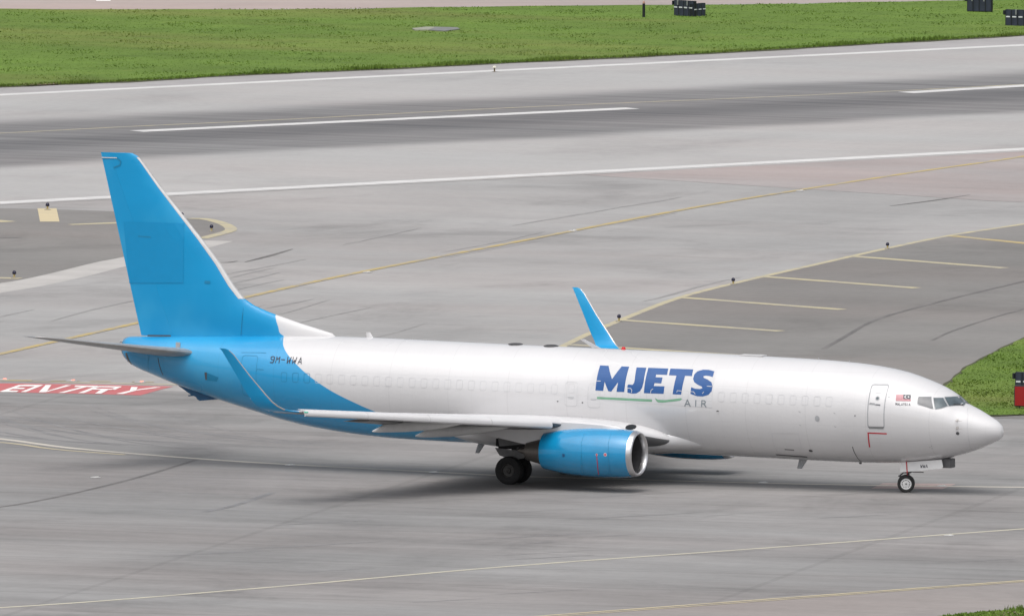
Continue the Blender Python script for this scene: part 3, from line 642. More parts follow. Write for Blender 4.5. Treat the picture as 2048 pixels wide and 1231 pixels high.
# registration
Z7 = lambda pts: fpx([(420 + x / 7.692, 680 + y / 7.692) for x, y in pts])
for ch in ([[(985, 296), (950, 298), (938, 284), (944, 256), (980, 251), (994, 262), (984, 312), (968, 343), (926, 341)]], [[(1008, 345), (1032, 255), (1040, 300), (1078, 258), (1062, 348)]], [[(1097, 297), (1152, 300)]],
           [[(1200, 258), (1186, 352), (1222, 300), (1222, 354), (1252, 262)]], [[(1284, 262), (1268, 355), (1306, 305), (1304, 358), (1338, 266)]], [[(1352, 360), (1400, 268), (1406, 362)], [(1372, 334), (1404, 336)]]):
    skin_poly('letter', [(q, M['black_decal']) for pth in ch for q in path(Z7(pth), 0.034)], fuselage, CF, 0.008)
# flag and country name
Z8 = lambda pts: fpx([(1580 + x / 6.48, 740 + y / 6.48) for x, y in pts])
fl = [(Z8([(1372, 312), (1566, 318), (1564, 404), (1370, 396)]), M['decal_white'])]
for i in range(7):
    y0 = 313 + i * 12.3; fl.append((Z8([(1372, y0), (1566, y0 + 6), (1566, y0 + 12.5), (1372, y0 + 6.5)]), M['pink_decal']))
fl.append((Z8([(1470, 316), (1567, 319), (1565, 374), (1469, 371)]), M['black_decal']))
cr = [(1503 + 20 * math.cos(a), 345 + 20 * math.sin(a)) for a in np.linspace(0.7, 5.6, 14)] + [(1511 + 14 * math.cos(a), 345 + 15 * math.sin(a)) for a in np.linspace(5.4, 0.9, 12)]
fl.append((Z8(cr), M['decal_white'])); st = [(1537 + (15 if i % 2 == 0 else 7) * math.cos(i * math.pi / 7), 346 + (16 if i % 2 == 0 else 7) * math.sin(i * math.pi / 7)) for i in range(14)]
fl.append((Z8(st), M['decal_white']))
tag(skin_poly('flag', fl, fuselage, CF, 0.005), 'striped red and white flag with dark canton')
FONT = {'M': [[(0, 1), (0, 0), (.5, .6), (1, 0), (1, 1)]], 'A': [[(0, 1), (.5, 0), (1, 1)], [(.2, .65), (.8, .65)]], 'L': [[(0, 0), (0, 1), (1, 1)]], 'Y': [[(0, 0), (.5, .5), (1, 0)], [(.5, .5), (.5, 1)]], 'S': [[(1, .1), (.3, 0), (0, .25), (1, .7), (.7, 1), (0, .9)]], 'I': [[(.5, 0), (.5, 1)]], 'W': [[(0, 0), (.25, 1), (.5, .35), (.75, 1), (1, 0)]]}
for i, c in enumerate('MALAYSIA'):
    x0 = 1370 + i * 24.6; y0 = 422 + i * 0.8
    skin_poly('letter', [(q, M['black_decal']) for pth in FONT[c] for q in path(Z8([(x0 + a * 16, y0 + b * 29) for a, b in pth]), 0.016)], fuselage, CF, 0.006)
# outlines: rounded frames in the skin
def frame_pts(s0, s1, z0, z1, r, n=5, m=6):
    out = []
    cs = [((s1 - r, z1 - r), 0), ((s0 + r, z1 - r), 90), ((s0 + r, z0 + r), 180), ((s1 - r, z0 + r), 270)]
    for (cx, cz), a0 in cs:
        arc = [(cx + r * math.cos(R(a0 + 90 * i / n)), cz + r * math.sin(R(a0 + 90 * i / n))) for i in range(n + 1)]
        if out:
            p, q = out[-1], arc[0]; out += [(p[0] + (q[0] - p[0]) * i / m, p[1] + (q[1] - p[1]) * i / m) for i in range(1, m)]
        out += arc
    p, q = out[-1], out[0]; out += [(p[0] + (q[0] - p[0]) * i / m, p[1] + (q[1] - p[1]) * i / m) for i in range(1, m)]
    return out
def frame(name, s0, s1, z0, z1, r, wd, mat, parent, surf=None, off=0.005, skew=0.0):
    surf = surf or CF
    o_ = frame_pts(s0, s1, z0, z1, r); i_ = frame_pts(s0 + wd, s1 - wd, z0 + wd, z1 - wd, max(r - wd, 0.01)); n = len(o_)
    vs = [surf(a, b, off) for a, b in o_] + [surf(a, b, off) for a, b in i_]
    return mesh_obj(name, vs, [(i, (i + 1) % n, n + (i + 1) % n, n + i) for i in range(n)], mat, parent)
wl = [AF(p) for p in ((582, 754), (842, 765.5), (1114, 778), (1311, 787.5), (1538, 797.5), (1640, 802))]
WZ = pchip([p[0] for p in reversed(wl)], [p[1] for p in reversed(wl)])
s = AF((1658, 803))[0]; se = AF((556, 753))[0]; k = 0
seamw = [M['seam'], M['seam_blue']]
ex = [AF((1142, 788))[0], AF((1188, 790))[0]]
while s < se:
    z = WZ(s); inblue = AF((628, 757))[0] < s
    if all(abs(s - e) > 0.3 for e in ex):
        frame('window_plug', s - 0.135, s + 0.135, z - 0.19, z + 0.19, 0.07, 0.017 if not inblue else 0.02, M['seam_blue'] if inblue else M['seam'], fuselage, off=0.004 + 0.001 * (k % 2))
    s += 0.508; k += 1
for e, zc in zip(ex, (AF((1142, 787))[1], AF((1188, 790))[1])):
    d = frame('emergency_exit', e - 0.27, e + 0.27, zc - 0.50, zc + 0.47, 0.13, 0.02, M['seam'], fuselage, off=0.005)
    frame('exit_window_plug', e - 0.13, e + 0.13, zc + 0.02, zc + 0.40, 0.07, 0.016, M['seam'], d, off=0.005)
    skin_poly('exit_handle', [([(e - 0.13, zc - 0.13), (e + 0.14, zc - 0.13), (e + 0.14, zc - 0.15), (e - 0.13, zc - 0.15)], M['frame_grey']), ([(e - 0.10, zc - 0.18), (e + 0.12, zc - 0.18), (e + 0.12, zc - 0.195), (e - 0.10, zc - 0.195)], M['frame_grey'])], d, CF, 0.005)
# service door
a = AF((1775, 772)); b = AF((1737, 853))
d0, d1 = AF((1769, 812))[0], AF((1736.5, 812))[0]; dz0, dz1 = AF((1753, 855))[1], AF((1757, 767.5))[1]
door = frame('service_door', d0 - 0.02, d1 + 0.03, dz0, dz1, 0.11, 0.042, M['frame_grey'], fuselage, off=0.007)
skin_poly('door_sill', [([(d0 + 0.0, dz0 + 0.055), (d1 + 0.02, dz0 + 0.055), (d1 - 0.04, dz0 - 0.03), (d0 + 0.05, dz0 - 0.03)], plain('worn sill', (0.20, 0.205, 0.21), 0.5))], door, CF, 0.012)
def disc(name, px, r, mat, parent, surf=CF, off=0.008, n=14, ey=1.0):
    s_, z_ = AF(px); pl = [(s_ + r * math.cos(i * 2 * math.pi / n), z_ + r * ey * math.sin(i * 2 * math.pi / n)) for i in range(n)]
    return skin_poly(name, [(pl, mat)], parent, surf, off)
disc('door_window', (1755, 796), 0.085, M['frame_grey'], door); disc('door_window_glass', (1755, 796), 0.055, M['glass'], door, off=0.011)
hx = Z8([(1025, 428), (1095, 432), (1170, 440), (1170, 458), (1110, 452), (1025, 440)]); skin_poly('door_handle', [(hx, M['frame_grey']), (Z8([(1035, 424), (1100, 428), (1100, 434), (1035, 432)]), M['black_decal']), (Z8([(1110, 442), (1168, 446), (1168, 454), (1110, 450)]), M['black_decal'])], door, CF, 0.010)
skin_poly('door_hinge', [(Z8([(1270, 340), (1298, 342), (1280, 352)]), M['frame_grey'])], door, CF, 0.008)
skin_poly('placard', [(Z8([(1100, 285), (1180, 290), (1180, 298), (1100, 293)]), M['seam'])], door, CF, 0.006)
# red service marking under the door
skin_poly('red_bracket', [(q, M['red_decal']) for q in path(Z8([(1250, 820), (1012, 810), (1016, 850), (1022, 915), (1032, 990)]), 0.05)], fuselage, CF, 0.006)
# panel lines
def line(name, pts, wd, mat, off=0.005, conv=None):
    return skin_poly(name, [(q, mat) for q in path((conv or fpx)(pts), wd)], fuselage, CF, off)
line('panel_line', [(810, 990), (830, 1050), (865, 1115), (912, 1172)], 0.032, M['seam_dark'], conv=Z8)
line('cargo_door_line', [(1544, 866), (1597, 866.5), (1602, 890), (1603, 901)], 0.016, M['seam'])
line('cargo_door_line', [(1544, 866), (1546, 885), (1555, 902)], 0.016, M['seam'])
line('cargo_door_edge', [(1553, 908.5), (1585, 911), (1614, 913)], 0.045, M['seam_dark'])
line('cargo_handle', [(1570, 898), (1588, 899)], 0.035, M['seam_dark'])
line('panel_line', [(483, 704.5), (508, 704.8), (532, 705.2)], 0.02, M['seam_blue'])
d = AF((485, 712)); e = AF((517, 712)); rz = AF((500, 710))[1]
frame('rear_service_door', e[0], d[0], rz - 1.62, rz, 0.12, 0.022, M['seam_blue'], fuselage)
line('door_latch', [(513, 741), (514.5, 737.5), (527, 739)], 0.03, M['seam_blue'])
radome = [AF(p) for p in ((1937.5, 812), (1936, 830), (1935, 850), (1936, 868), (1939, 885), (1944, 899))]
skin_poly('radome_seam', [(q, M['seam']) for q in path(radome, 0.018)], fuselage, CF, 0.005)
disc('static_port', (1634.5, 836.5), 0.10, M['frame_grey'], fuselage, ey=1.2); disc('vent', (1621.5, 900.5), 0.085, M['seam_dark'], fuselage, ey=0.6); disc('vent', (1710, 830.7), 0.025, M['black_decal'], fuselage)
disc('drain', (1115.5, 802), 0.035, M['seam_dark'], fuselage, ey=0.7); disc('drain', (1165, 804.5), 0.035, M['seam_dark'], fuselage, ey=0.7); disc('vent', (1435.5, 822), 0.055, M['seam_dark'], fuselage, ey=0.7); disc('vent', (1436, 824.2), 0.055, M['white'], fuselage, off=0.012, ey=0.6)
for cx, cy in ((1599, 822), (1669, 825), (1600.5, 849), (1670.5, 852)): line('panel_corner', [(cx - 1.5, cy), (cx + 1.5, cy + 1.5)], 0.022, M['frame_grey'])
for cx, cy in ((1863, 891), (1864, 896), (1860, 893.5)): disc('placard', (cx, cy), 0.02, M['frame_grey'], fuselage)
for px in ((1914.5, 839.5), (1914.5, 855)):                                        # pitot heads
    s_, z_ = AF(px); p = CF(s_, z_, 0); q = p + V((0.02, -0.14, -0.02))
    MB().lathe(p, NF(s_, z_), [(0.0, 0.06), (0.012, 0.05), (0.014, 0.0)], 12).tube(p, q, 0.02, 0.014).tube(q - V((0.03, 0, 0)), q + V((0.24, 0, 0)), 0.015, 0.008).obj('pitot_tube', M['alu_dull'], fuselage, True)
disc('angle_of_attack_vane', (1915.3, 866), 0.062, M['seam_dark'], fuselage)

# ---- cockpit windows
Z9 = lambda pts: fpx([(1820 + x / 6.48, 740 + y / 6.48) for x, y in pts])
def CFL(s, z, off): p = CF(s, z, off); return V((p.x, -p.y, p.z))
def pane(outline, mat, name='cockpit_window'):
    pts = Z9(outline)
    cx = sum(p[0] for p in pts) / len(pts); cz = sum(p[1] for p in pts) / len(pts)
    big = [(cx + (p[0] - cx) * 1.0 + math.copysign(0.022, p[0] - cx), cz + (p[1] - cz) + math.copysign(0.022, p[1] - cz)) for p in pts]
    for surf in (CF, CFL):
        o_ = skin_poly('window_frame', [(big, M['frame_grey'])], fuselage, surf, 0.006, 0.06, 0.06)
        o_.name = name; o_.data.name = name
        g = skin_poly('window_pane', [(pts, mat)], o_, surf, 0.014, 0.06, 0.06)
        for ob in (o_, g):
            bm = bmesh.new(); bm.from_mesh(ob.data)
            for f in bm.faces:
                f.normal_update()
                if (f.normal.y > 0) == (surf is CF): f.normal_flip()
            bm.to_mesh(ob.data); bm.free()
            ob.data.polygons.foreach_set('use_smooth', [True] * len(ob.data.polygons))
pane([(118, 345), (272, 347), (300, 494), (270, 492), (200, 468), (112, 440), (100, 425), (104, 362)], M['glass_pale'])
pane([(304, 358), (428, 360), (488, 462), (400, 490), (335, 503), (328, 490)], M['glass'])
pane([(448, 350), (560, 344), (636, 342), (700, 410), (730, 440), (700, 446), (600, 452), (506, 462)], M['glass'])
def wiper(p, q):
    a, b = Z9([p, q]); MB().tube(CF(*a, 0.035), CF(*b, 0.035), 0.014, 0.010, 6).obj('wiper', M['rubber_black'], fuselage)
wiper((560, 446), (700, 452)); wiper((640, 444), (698, 468))

# ---- antennas, beacon, masts
def blade(name, s0, s1, zb, h, sweep, mat, down=False, th=0.05):
    sg = -1 if down else 1
    secs = [(W(s0, 0, zb), W(s1, 0, zb), V((0, 1, 0)), th / (s1 - s0) * 2), (W(s0 + sweep, 0, zb + sg * h), W(s0 + sweep + (s1 - s0) * 0.55, 0, zb + sg * h), V((0, 1, 0)), th / (s1 - s0))]
    return loft(name, secs, mat, fuselage)
blade('antenna', 26.85, 27.15, 5.30, 0.24, 0.16, M['white']); 
for s0 in (20.45, 18.93):
    MB().lathe(W(s0 + 0.3, 0, fus(s0)[0] - 0.03), (0, 0, 1), [(0.0, 0.32), (0.05, 0.29), (0.08, 0.2), (0.095, 0.001)], 20).obj('antenna_dome', M['rubber_black'], fuselage, True)
blade('antenna', 8.25, 8.62, 1.16, 0.40, 0.26, M['frame_grey'], True); blade('antenna', 22.0, 22.32, 1.34, 0.44, 0.30, M['frame_grey'], True)
blade('antenna', 5.95, 6.1, 1.12, 0.09, 0.03, M['rubber_black'], True, 0.03)
MB().lathe(W(16.13, 0, 5.20), (0, 0, 1), [(0, 0.09), (0.06, 0.085), (0.11, 0.06), (0.13, 0.001)], 14).obj('beacon', M['lamp_red'], fuselage, True)
line_top = [AF(p) for p in ((1485, 716),)]
for s0 in (7.75, 6.45): MB().tube(W(s0, 0.1, fus(s0)[0] - 0.02), W(s0 + 0.03, 0.1, fus(s0)[0] + 0.07), 0.022, 0.01).obj('drain_mast', M['frame_grey'], fuselage)
MB().box(W(10.6, 0.0, 5.165), (1.0, 0.5, 0.05), bev=0.02).obj('antenna_fairing', M['white'], fuselage, True)
# tail details
MB().lathe(W(37.55, 0, 4.59), (-1, 0, 0), [(0.0, 0.36), (0.09, 0.32), (0.02, 0.28), (-0.3, 0.26), (-0.3, 0.001)], 24).obj('exhaust_outlet', M['steel'], fuselage, True)
MB().tube(W(37.62, 0, 4.83), W(37.85, 0, 4.83), 0.05, 0.02).obj('tail_light', M['frame_grey'], fuselage)
sk = [AY(p, 0.0) for p in ((350, 764), (384, 788.5), (394, 793), (396, 797), (401, 800.5), (420, 799), (444, 797), (444, 790))]; n = len(sk)
MB().add([W(a_, 0.10, b_) for a_, b_ in sk] + [W(a_, -0.10, b_) for a_, b_ in sk], [tuple(range(n)), tuple(range(2 * n - 1, n - 1, -1))] + [(i, (i + 1) % n, n + (i + 1) % n, n + i) for i in range(n)]).tube(W(*[AY((377, 790.5), 0)[0], 0, AY((377, 790.5), 0)[1]]), W(AY((394, 789.5), 0)[0], 0, AY((394, 789.5), 0)[1]), 0.025).obj('tail_skid', plain('dark blue skid', (0.012, 0.09, 0.2), 0.5), fuselage)
skin_poly('drain_stain', [(q, M['seam_dark']) for q in path([AF(p) for p in ((316, 716), (319, 730), (326, 749))], 0.035)], fuselage, CF, 0.005)
skin_poly('intake_flap', [(fpx([(409, 744), (414, 744), (414, 759), (411, 759)]), M['seam_dark']), (fpx([(414, 745), (437, 754), (434, 762), (414, 760)]), M['seam_blue'])], fuselage, CF, 0.006)
skin_poly('panel_line', [(q, M['seam_blue']) for q in path([AF(p) for p in ((298, 712), (298, 742))], 0.03)], fuselage, CF, 0.004)
skin_poly('exhaust_rim', [(q, M['steel']) for q in path([AF(p) for p in ((252.5, 706), (255.5, 716), (262, 727))], 0.09)], fuselage, CF, 0.006)
# fin details
def fpl(name, pts, mat, off=0.015): skin_poly(name, [([AY(p, 0.05) for p in pts], mat)], fin, CFin, off, 0.6, 0.6)
fpl('repainted_patch', [(247, 443), (370, 446), (370, 565), (258, 566)], M['blue2'])
for pts in ([(203, 316), (236, 316.5), (242.5, 323), (240.5, 330), (228, 335)], ):
    skin_poly('rudder_horn_line', [(q, M['seam_blue']) for q in path([AY(p, 0.05) for p in pts], 0.05)], fin, CFin, 0.018, 0.6, 0.6)
skin_poly('rudder_horn_gap', [(stroke(AY((203, 315), 0.05), AY((234, 315.5), 0.05), 0.035), M['white'])], fin, CFin, 0.022, 0.6, 0.6)
skin_poly('fin_panel_line', [(q, M['seam_blue']) for q in path([AY(p, 0.1) for p in ((491, 600), (488, 630), (485, 669))], 0.03)], fin, CFin, 0.016, 0.6, 0.6)
for q in (stroke(AY((277, 472), 0.1), AY((302, 474), 0.1), 0.05), stroke(AY((413, 563), 0.1), AY((421, 563.5), 0.1), 0.10)): skin_poly('fin_access_panel', [(q, M['seam_blue'])], fin, CFin, 0.022, 0.6, 0.6)
skin_poly('rudder_gap', [(stroke(AY((300, 670), 0.12), AY((345, 670.3), 0.12), 0.06), M['seam_dark'])], fin, lambda s, z, o: W(s, 0.33, z), 0.01, 0.6, 0.6)

# ---- wings (side = +1 starboard, -1 port)
def sle(y): return 16.95 + 0.535 * (y - 5.6)
def ste(y): return 21.95 if y < 5.8 else 21.95 + (y - 5.8) * 0.198
def zle(y): return 2.66 + 0.093 * (y - 5.6)
def make_wing(sd):
    Y = lambda s, y, z: W(s, sd * y, z)
    up = V((0, 0, 1))
    secs = [(Y(12.9, 0.9, 1.78), Y(22.2, 0.9, 1.95), up, 0.115), (Y(13.2, 1.25, 1.80), Y(22.2, 1.25, 1.97), up, 0.12), (Y(13.55, 1.6, 1.84), Y(22.2, 1.6, 2.0), up, 0.128), (Y(13.95, 2.0, 1.94), Y(22.15, 2.0, 2.02), up, 0.135), (Y(14.55, 2.6, 2.10), Y(22.1, 2.6, 2.07), up, 0.133), (Y(15.2, 3.3, 2.28), Y(22.05, 3.3, 2.14), up, 0.13),
            (Y(16.1, 4.3, 2.48), Y(22.0, 4.3, 2.25), up, 0.13)]
    for y in (5.3, 5.8, 8, 10, 12, 14, 16, 16.6): secs.append((Y(sle(y) + 0.1, y, zle(y) + 0.02), Y(ste(y), y, zle(y) - 0.16 + 0.010 * (y - 5)), up, 0.125 - 0.002 * y))
    wing = loft('wing', secs, M['white'], plane, camber=0.012)
    wing.data.materials.append(M['grey_wing_shade'])
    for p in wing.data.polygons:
        if p.normal.z < -0.04: p.material_index = 1  # downward faces take the grey with underwing shade in its colour
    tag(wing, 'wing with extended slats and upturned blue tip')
    # blended tip
    wl_ = [(16.6, 3.70, 22.93, 24.10, (0, 1)), (16.85, 3.735, 23.12, 24.22, (0.12, 1)), (17.08, 3.81, 23.33, 24.34, (0.45, 0.9)), (17.25, 3.95, 23.55, 24.48, (0.8, 0.6)), (17.36, 4.13, 23.74, 24.60, (0.95, 0.32)), (17.45, 4.40, 23.97, 24.78, (0.98, 0.2)), (17.62, 5.15, 24.60, 25.18, (0.98, 0.2)), (17.80, 5.95, 25.20, 25.62, (0.98, 0.2)), (17.85, 6.12, 25.38, 25.72, (0.98, 0.2)), (17.87, 6.18, 25.52, 25.78, (0.98, 0.2))]
    ws = [(Y(a, y, z), Y(b, y, z), V((0, sd * nd[0], nd[1])).normalized(), 0.085) for y, z, a, b, nd in wl_]
    wlt = loft('winglet', ws, M['blue'], wing)
    m_ = MB(); m_.add([Y(24.15, 16.75, 3.70), Y(24.95, 16.75, 4.18), Y(24.8, 16.75, 4.20), Y(23.9, 16.75, 3.78), Y(24.15, 16.79, 3.70), Y(24.95, 16.79, 4.18), Y(24.8, 16.79, 4.20), Y(23.9, 16.79, 3.78)], [(0, 1, 2, 3), (7, 6, 5, 4), (0, 4, 5, 1), (1, 5, 6, 2), (2, 6, 7, 3), (3, 7, 4, 0)]).obj('winglet_fairing', M['white'], wlt)
    le_strip('winglet_edge', ws[2:-1], 0.055, M['alu_dull'], wlt, 0.004)
    # slats: drooped nose sections ahead of the wing
    prof = [(-0.42, 0.19), (-0.2, 0.185), (0.0, 0.145), (0.10, 0.075), (0.145, -0.02), (0.13, -0.12), (0.06, -0.175), (0.02, -0.175), (0.03, -0.06), (-0.05, 0.05), (-0.2, 0.13), (-0.42, 0.165)]
    for y0, y1 in ((5.62, 8.30), (8.315, 11.03), (11.045, 13.77), (13.785, 16.52)):
        vs, fs = [], []; n = len(prof)
        for y in (y0, (y0 + y1) / 2, y1):
            k = 1.0 - 0.024 * (y - 5.6)
            for a_, b_ in prof: vs.append(Y(sle(y) - 0.03 - a_ * k, y + a_ * 0.25, zle(y) - 0.02 + b_ * k * 1.02))
        for j in range(2):
            for i in range(n): fs.append((j * n + i, j * n + (i + 1) % n, (j + 1) * n + (i + 1) % n, (j + 1) * n + i))
        fs += [tuple(range(n)), tuple(range(3 * n - 1, 2 * n - 1, -1))]
        m_ = MB(); m_.add(vs, fs); m_.obj('slat', M['white'], wing, 35)
    # krueger flap inboard of the engine
    m_ = MB(); m_.add([Y(14.95, 2.75, 2.05), Y(16.2, 4.2, 2.40), Y(16.0, 4.2, 2.06), Y(14.75, 2.75, 1.74), Y(15.0, 2.75, 2.0), Y(16.25, 4.2, 2.35), Y(16.05, 4.2, 2.04), Y(14.8, 2.75, 1.72)], [(0, 1, 2, 3), (7, 6, 5, 4), (0, 4, 5, 1), (1, 5, 6, 2), (2, 6, 7, 3), (3, 7, 4, 0)]).obj('krueger_flap', M['white'], wing)
    # flap track fairings
    for y, wd, st_ in ((8.9, 0.20, [(23.10, 2.35, 2.41, 0.25), (22.85, 2.34, 2.54, 0.5), (22.5, 2.36, 2.74, 0.75), (21.7, 2.40, 2.85, 1.0), (20.9, 2.48, 2.9, 1.0), (20.1, 2.60, 2.92, 0.85), (19.3, 2.78, 2.92, 0.4)]),
                       (5.9, 0.24, [(22.52, 1.97, 2.04, 0.25), (22.25, 1.96, 2.17, 0.5), (21.85, 1.97, 2.40, 0.75), (21.0, 2.02, 2.5, 1.0), (20.0, 2.16, 2.55, 1.0), (19.1, 2.32, 2.6, 0.8), (18.4, 2.5, 2.62, 0.4)])):
        vs, fs = [], []; n = 14
        for sx, z0, z1, b_ in st_:
            for i in range(n): a = 2 * math.pi * i / n; vs.append(Y(sx, y + wd * b_ * math.copysign(abs(math.cos(a)) ** 0.7, math.cos(a)), (z0 + z1) / 2 + (z1 - z0) / 2 * math.sin(a)))
        for j in range(len(st_) - 1):
            for i in range(n): fs.append((j * n + i, j * n + (i + 1) % n, (j + 1) * n + (i + 1) % n, (j + 1) * n + i))
        fs += [tuple(range(n)), tuple(range(len(vs) - 1, len(vs) - 1 - n, -1))]
        m_ = MB(); m_.add(vs, fs); m_.obj('flap_track_fairing', M['fairing'], wing, 50)
    # drooped flap
    fl_ = [(Y(21.3, 2.2, 2.02), Y(22.6, 2.2, 1.86), up, 0.10), (Y(21.3, 5.7, 2.42), Y(22.5, 5.7, 2.28), up, 0.10), (Y(21.75, 9, 2.80), Y(22.9, 9, 2.68), up, 0.10), (Y(22.1, 11.4, 3.05), Y(23.3, 11.4, 2.95), up, 0.09)]
    loft('flap', fl_, M['grey_wing_shade'], wing)
    # landing light in the wing root
    la, lz = AY((1261, 853.5), 2.85); lm = MB(); lm.lathe((0, 0, 0), (0, -1, 0), [(0.02, 0.001), (0.02, 0.8), (0.0, 1.0), (-1.2, 1.0)], 18)
    for v_ in lm.v: v_.x, v_.y, v_.z = v_.x * 0.22, v_.y * 0.08 * sd, v_.z * 0.105
    Rm = Matrix.Rotation(R(-8), 3, 'Y'); lm.v = [Rm @ v_ + Y(la, 2.85, lz) for v_ in lm.v]
    lm.obj('landing_light', M['rubber_black'], wing, True)
    MB().lathe(Y(22.6, 16.68, 3.70), (1, 0, 0), [(-0.08, 0.035), (0.06, 0.03), (0.1, 0.001)], 10).obj('navigation_light', plain('green lens', (0.05, 0.45, 0.3), 0.15), wing, True)
    # engine
    ey, ez = 4.83, 1.51
    def ring(prof, n=44, flat=True):
        vs, fs = [], []
        for s_, r, dz in prof:
            for i in range(n):
                a = 2 * math.pi * i / n; c_, q = math.cos(a), math.sin(a)
                k = 1.0
                if flat and q < 0: k = 1.0 - 0.035 * q * q
                vs.append(Y(s_, ey + r * c_ * 1.035, ez + dz + r * q * k))
        for j in range(len(prof) - 1):
            for i in range(n): fs.append((j * n + i, j * n + (i + 1) % n, (j + 1) * n + (i + 1) % n, (j + 1) * n + i))
        return vs, fs
    lean = lambda s_: 0.10 * max(0.0, min(1.0, (15.2 - s_) / 1.8))       # the intake droops slightly
    eng = MB(); eng.add(*ring([(13.64, 0.918, 0.0), (13.9, 0.95, 0.0), (14.2, 0.975, 0.0), (14.8, 0.99, 0.0), (15.4, 0.985, 0.0), (16.0, 0.955, 0.0), (16.6, 0.895, 0.0), (17.1, 0.815, 0.0), (17.42, 0.745, 0.0), (17.42, 0.725, 0.0), (16.8, 0.70, 0.0)]))
    engine = eng.obj('engine', M['cowl'], plane, True)
    tag(engine, 'blue engine with bright metal inlet ring')
    m_ = MB(); m_.add(*ring([(13.64, 0.9185, 0), (13.55, 0.903, 0), (13.47, 0.88, 0), (13.425, 0.845, 0), (13.42, 0.825, 0), (13.44, 0.795, 0), (13.52, 0.765, 0), (13.66, 0.752, 0)])); m_.obj('inlet_lip', M['alu'], engine, True)
    m_ = MB(); m_.add(*ring([(13.66, 0.753, 0), (14.0, 0.762, 0), (14.5, 0.775, 0), (14.9, 0.775, 0)])); m_.obj('inlet_duct', plain('inlet liner', (0.06, 0.06, 0.064), 0.5, var=0.1), engine, True)
    fan = MB()
    for i in range(24):
        a = 2 * math.pi * i / 24; d = 0.17
        pts_ = []
        for r, tw in ((0.2, 0.05), (0.5, 0.10), (0.765, 0.15)):
            for sg in (-1, 1): pts_.append(Y(14.52 + sg * (0.16 - 0.06 * (r - 0.2)), ey + r * math.cos(a + sg * tw * 0.55), ez + r * math.sin(a + sg * tw * 0.55)))
        fan.add(pts_, [(0, 1, 3, 2), (2, 3, 5, 4)])
    fan.obj('fan', plain('titanium fan blade', (0.09, 0.09, 0.095), 0.35, metal=0.7, var=0.2), engine)
    m_ = MB(); m_.lathe(Y(14.6, ey, ez), (1, 0, 0), [(0.0, 0.22), (0.12, 0.205), (0.3, 0.11), (0.42, 0.001)], 20); m_.lathe(Y(14.85, ey, ez), (1, 0, 0), [(0, 0.78), (0, 0.001)], 32); m_.obj('spinner', M['dark'], engine, True)
    m_ = MB(); m_.lathe(Y(16.7, ey, ez - 0.02), (-1, 0, 0), [(0.0, 0.62), (0.5, 0.58), (0.95, 0.50), (1.25, 0.43), (1.5, 0.37), (1.5, 0.34), (1.1, 0.33)], 32); m_.obj('exhaust_nozzle', M['steel'], engine, True)
    m_ = MB(); m_.lathe(Y(17.6, ey, ez - 0.02), (-1, 0, 0), [(0.0, 0.26), (0.5, 0.22), (0.9, 0.10), (1.05, 0.001)], 20); m_.obj('exhaust_plug', M['steel'], engine, True)
    py = [(13.98, 2.43, 2.44, 0.03), (14.4, 2.38, 2.60, 0.12), (15.0, 2.3, 2.68, 0.17), (16.0, 2.2, 2.74, 0.2), (17.0, 1.9, 2.76, 0.2), (18.2, 1.75, 2.6, 0.18), (19.6, 2.0, 2.4, 0.1), (20.6, 2.15, 2.3, 0.03)]
    vs, fs = [], []
    for s_, z0, z1, wd in py: vs += [Y(s_, ey - wd, z0), Y(s_, ey - wd, z1 - wd * 0.4), Y(s_, ey - wd * 0.5, z1), Y(s_, ey + wd * 0.5, z1), Y(s_, ey + wd, z1 - wd * 0.4), Y(s_, ey + wd, z0)]
    for j in range(len(py) - 1):
        for i in range(6): fs.append((j * 6 + i, j * 6 + (i + 1) % 6, (j + 1) * 6 + (i + 1) % 6, (j + 1) * 6 + i))
    fs += [tuple(range(6)), tuple(range(len(vs) - 1, len(vs) - 7, -1))]
    m_ = MB(); m_.add(vs, fs); m_.obj('pylon', M['white'], engine, 50)
    if sd > 0:                                                     # markings seen on the near cowling
        def CE(s_, z_, off):
            q = (z_ - ez); r = np.interp(s_, [13.8, 14.2, 14.8, 15.4, 16.0, 16.6, 17.1, 17.42], [0.945, 0.975, 0.99, 0.985, 0.955, 0.895, 0.815, 0.745])
            return W(s_, ey + 1.035 * math.sqrt(max(r * r - q * q, 0.0004)) + off, z_)
        def EP(px):
            y = ey + 0.9
            for _ in range(20): s_, z_ = AY(px, y); y = 0.5 * y + 0.5 * (-CE(s_, z_, 0).y)
            return s_, z_
        skin_poly('warning_line', [(q, M['red_decal']) for q in path([EP(p) for p in ((1193.5, 909), (1195, 925), (1196, 938), (1197.5, 948))], 0.03)], engine, CE, 0.006, 0.08, 0.3)
        for c_, r_, mt in (((1193.5, 908.5), 0.05, M['red_decal']), ((1210.5, 908.5), 0.07, M['pink_decal'])):
            s_, z_ = EP(c_); skin_poly('warning_placard', [([(s_ + r_ * math.cos(i * math.pi / 6), z_ + r_ * math.sin(i * math.pi / 6)) for i in range(12)], M['decal_white']), ([(s_ + r_ * .75 * math.cos(i * math.pi / 6), z_ + r_ * .75 * math.sin(i * math.pi / 6)) for i in range(12)], mt)], engine, CE, 0.006, 0.08, 0.3)
        s_, z_ = EP((1127, 910)); skin_poly('cowl_vent', [([(s_ - 0.06, z_ + 0.06), (s_ + 0.06, z_ + 0.07), (s_ + 0.05, z_ - 0.07), (s_ - 0.06, z_ - 0.05)], plain('cowl recess', (0.01, 0.09, 0.22), 0.5))], engine, CE, 0.006, 0.08, 0.3)
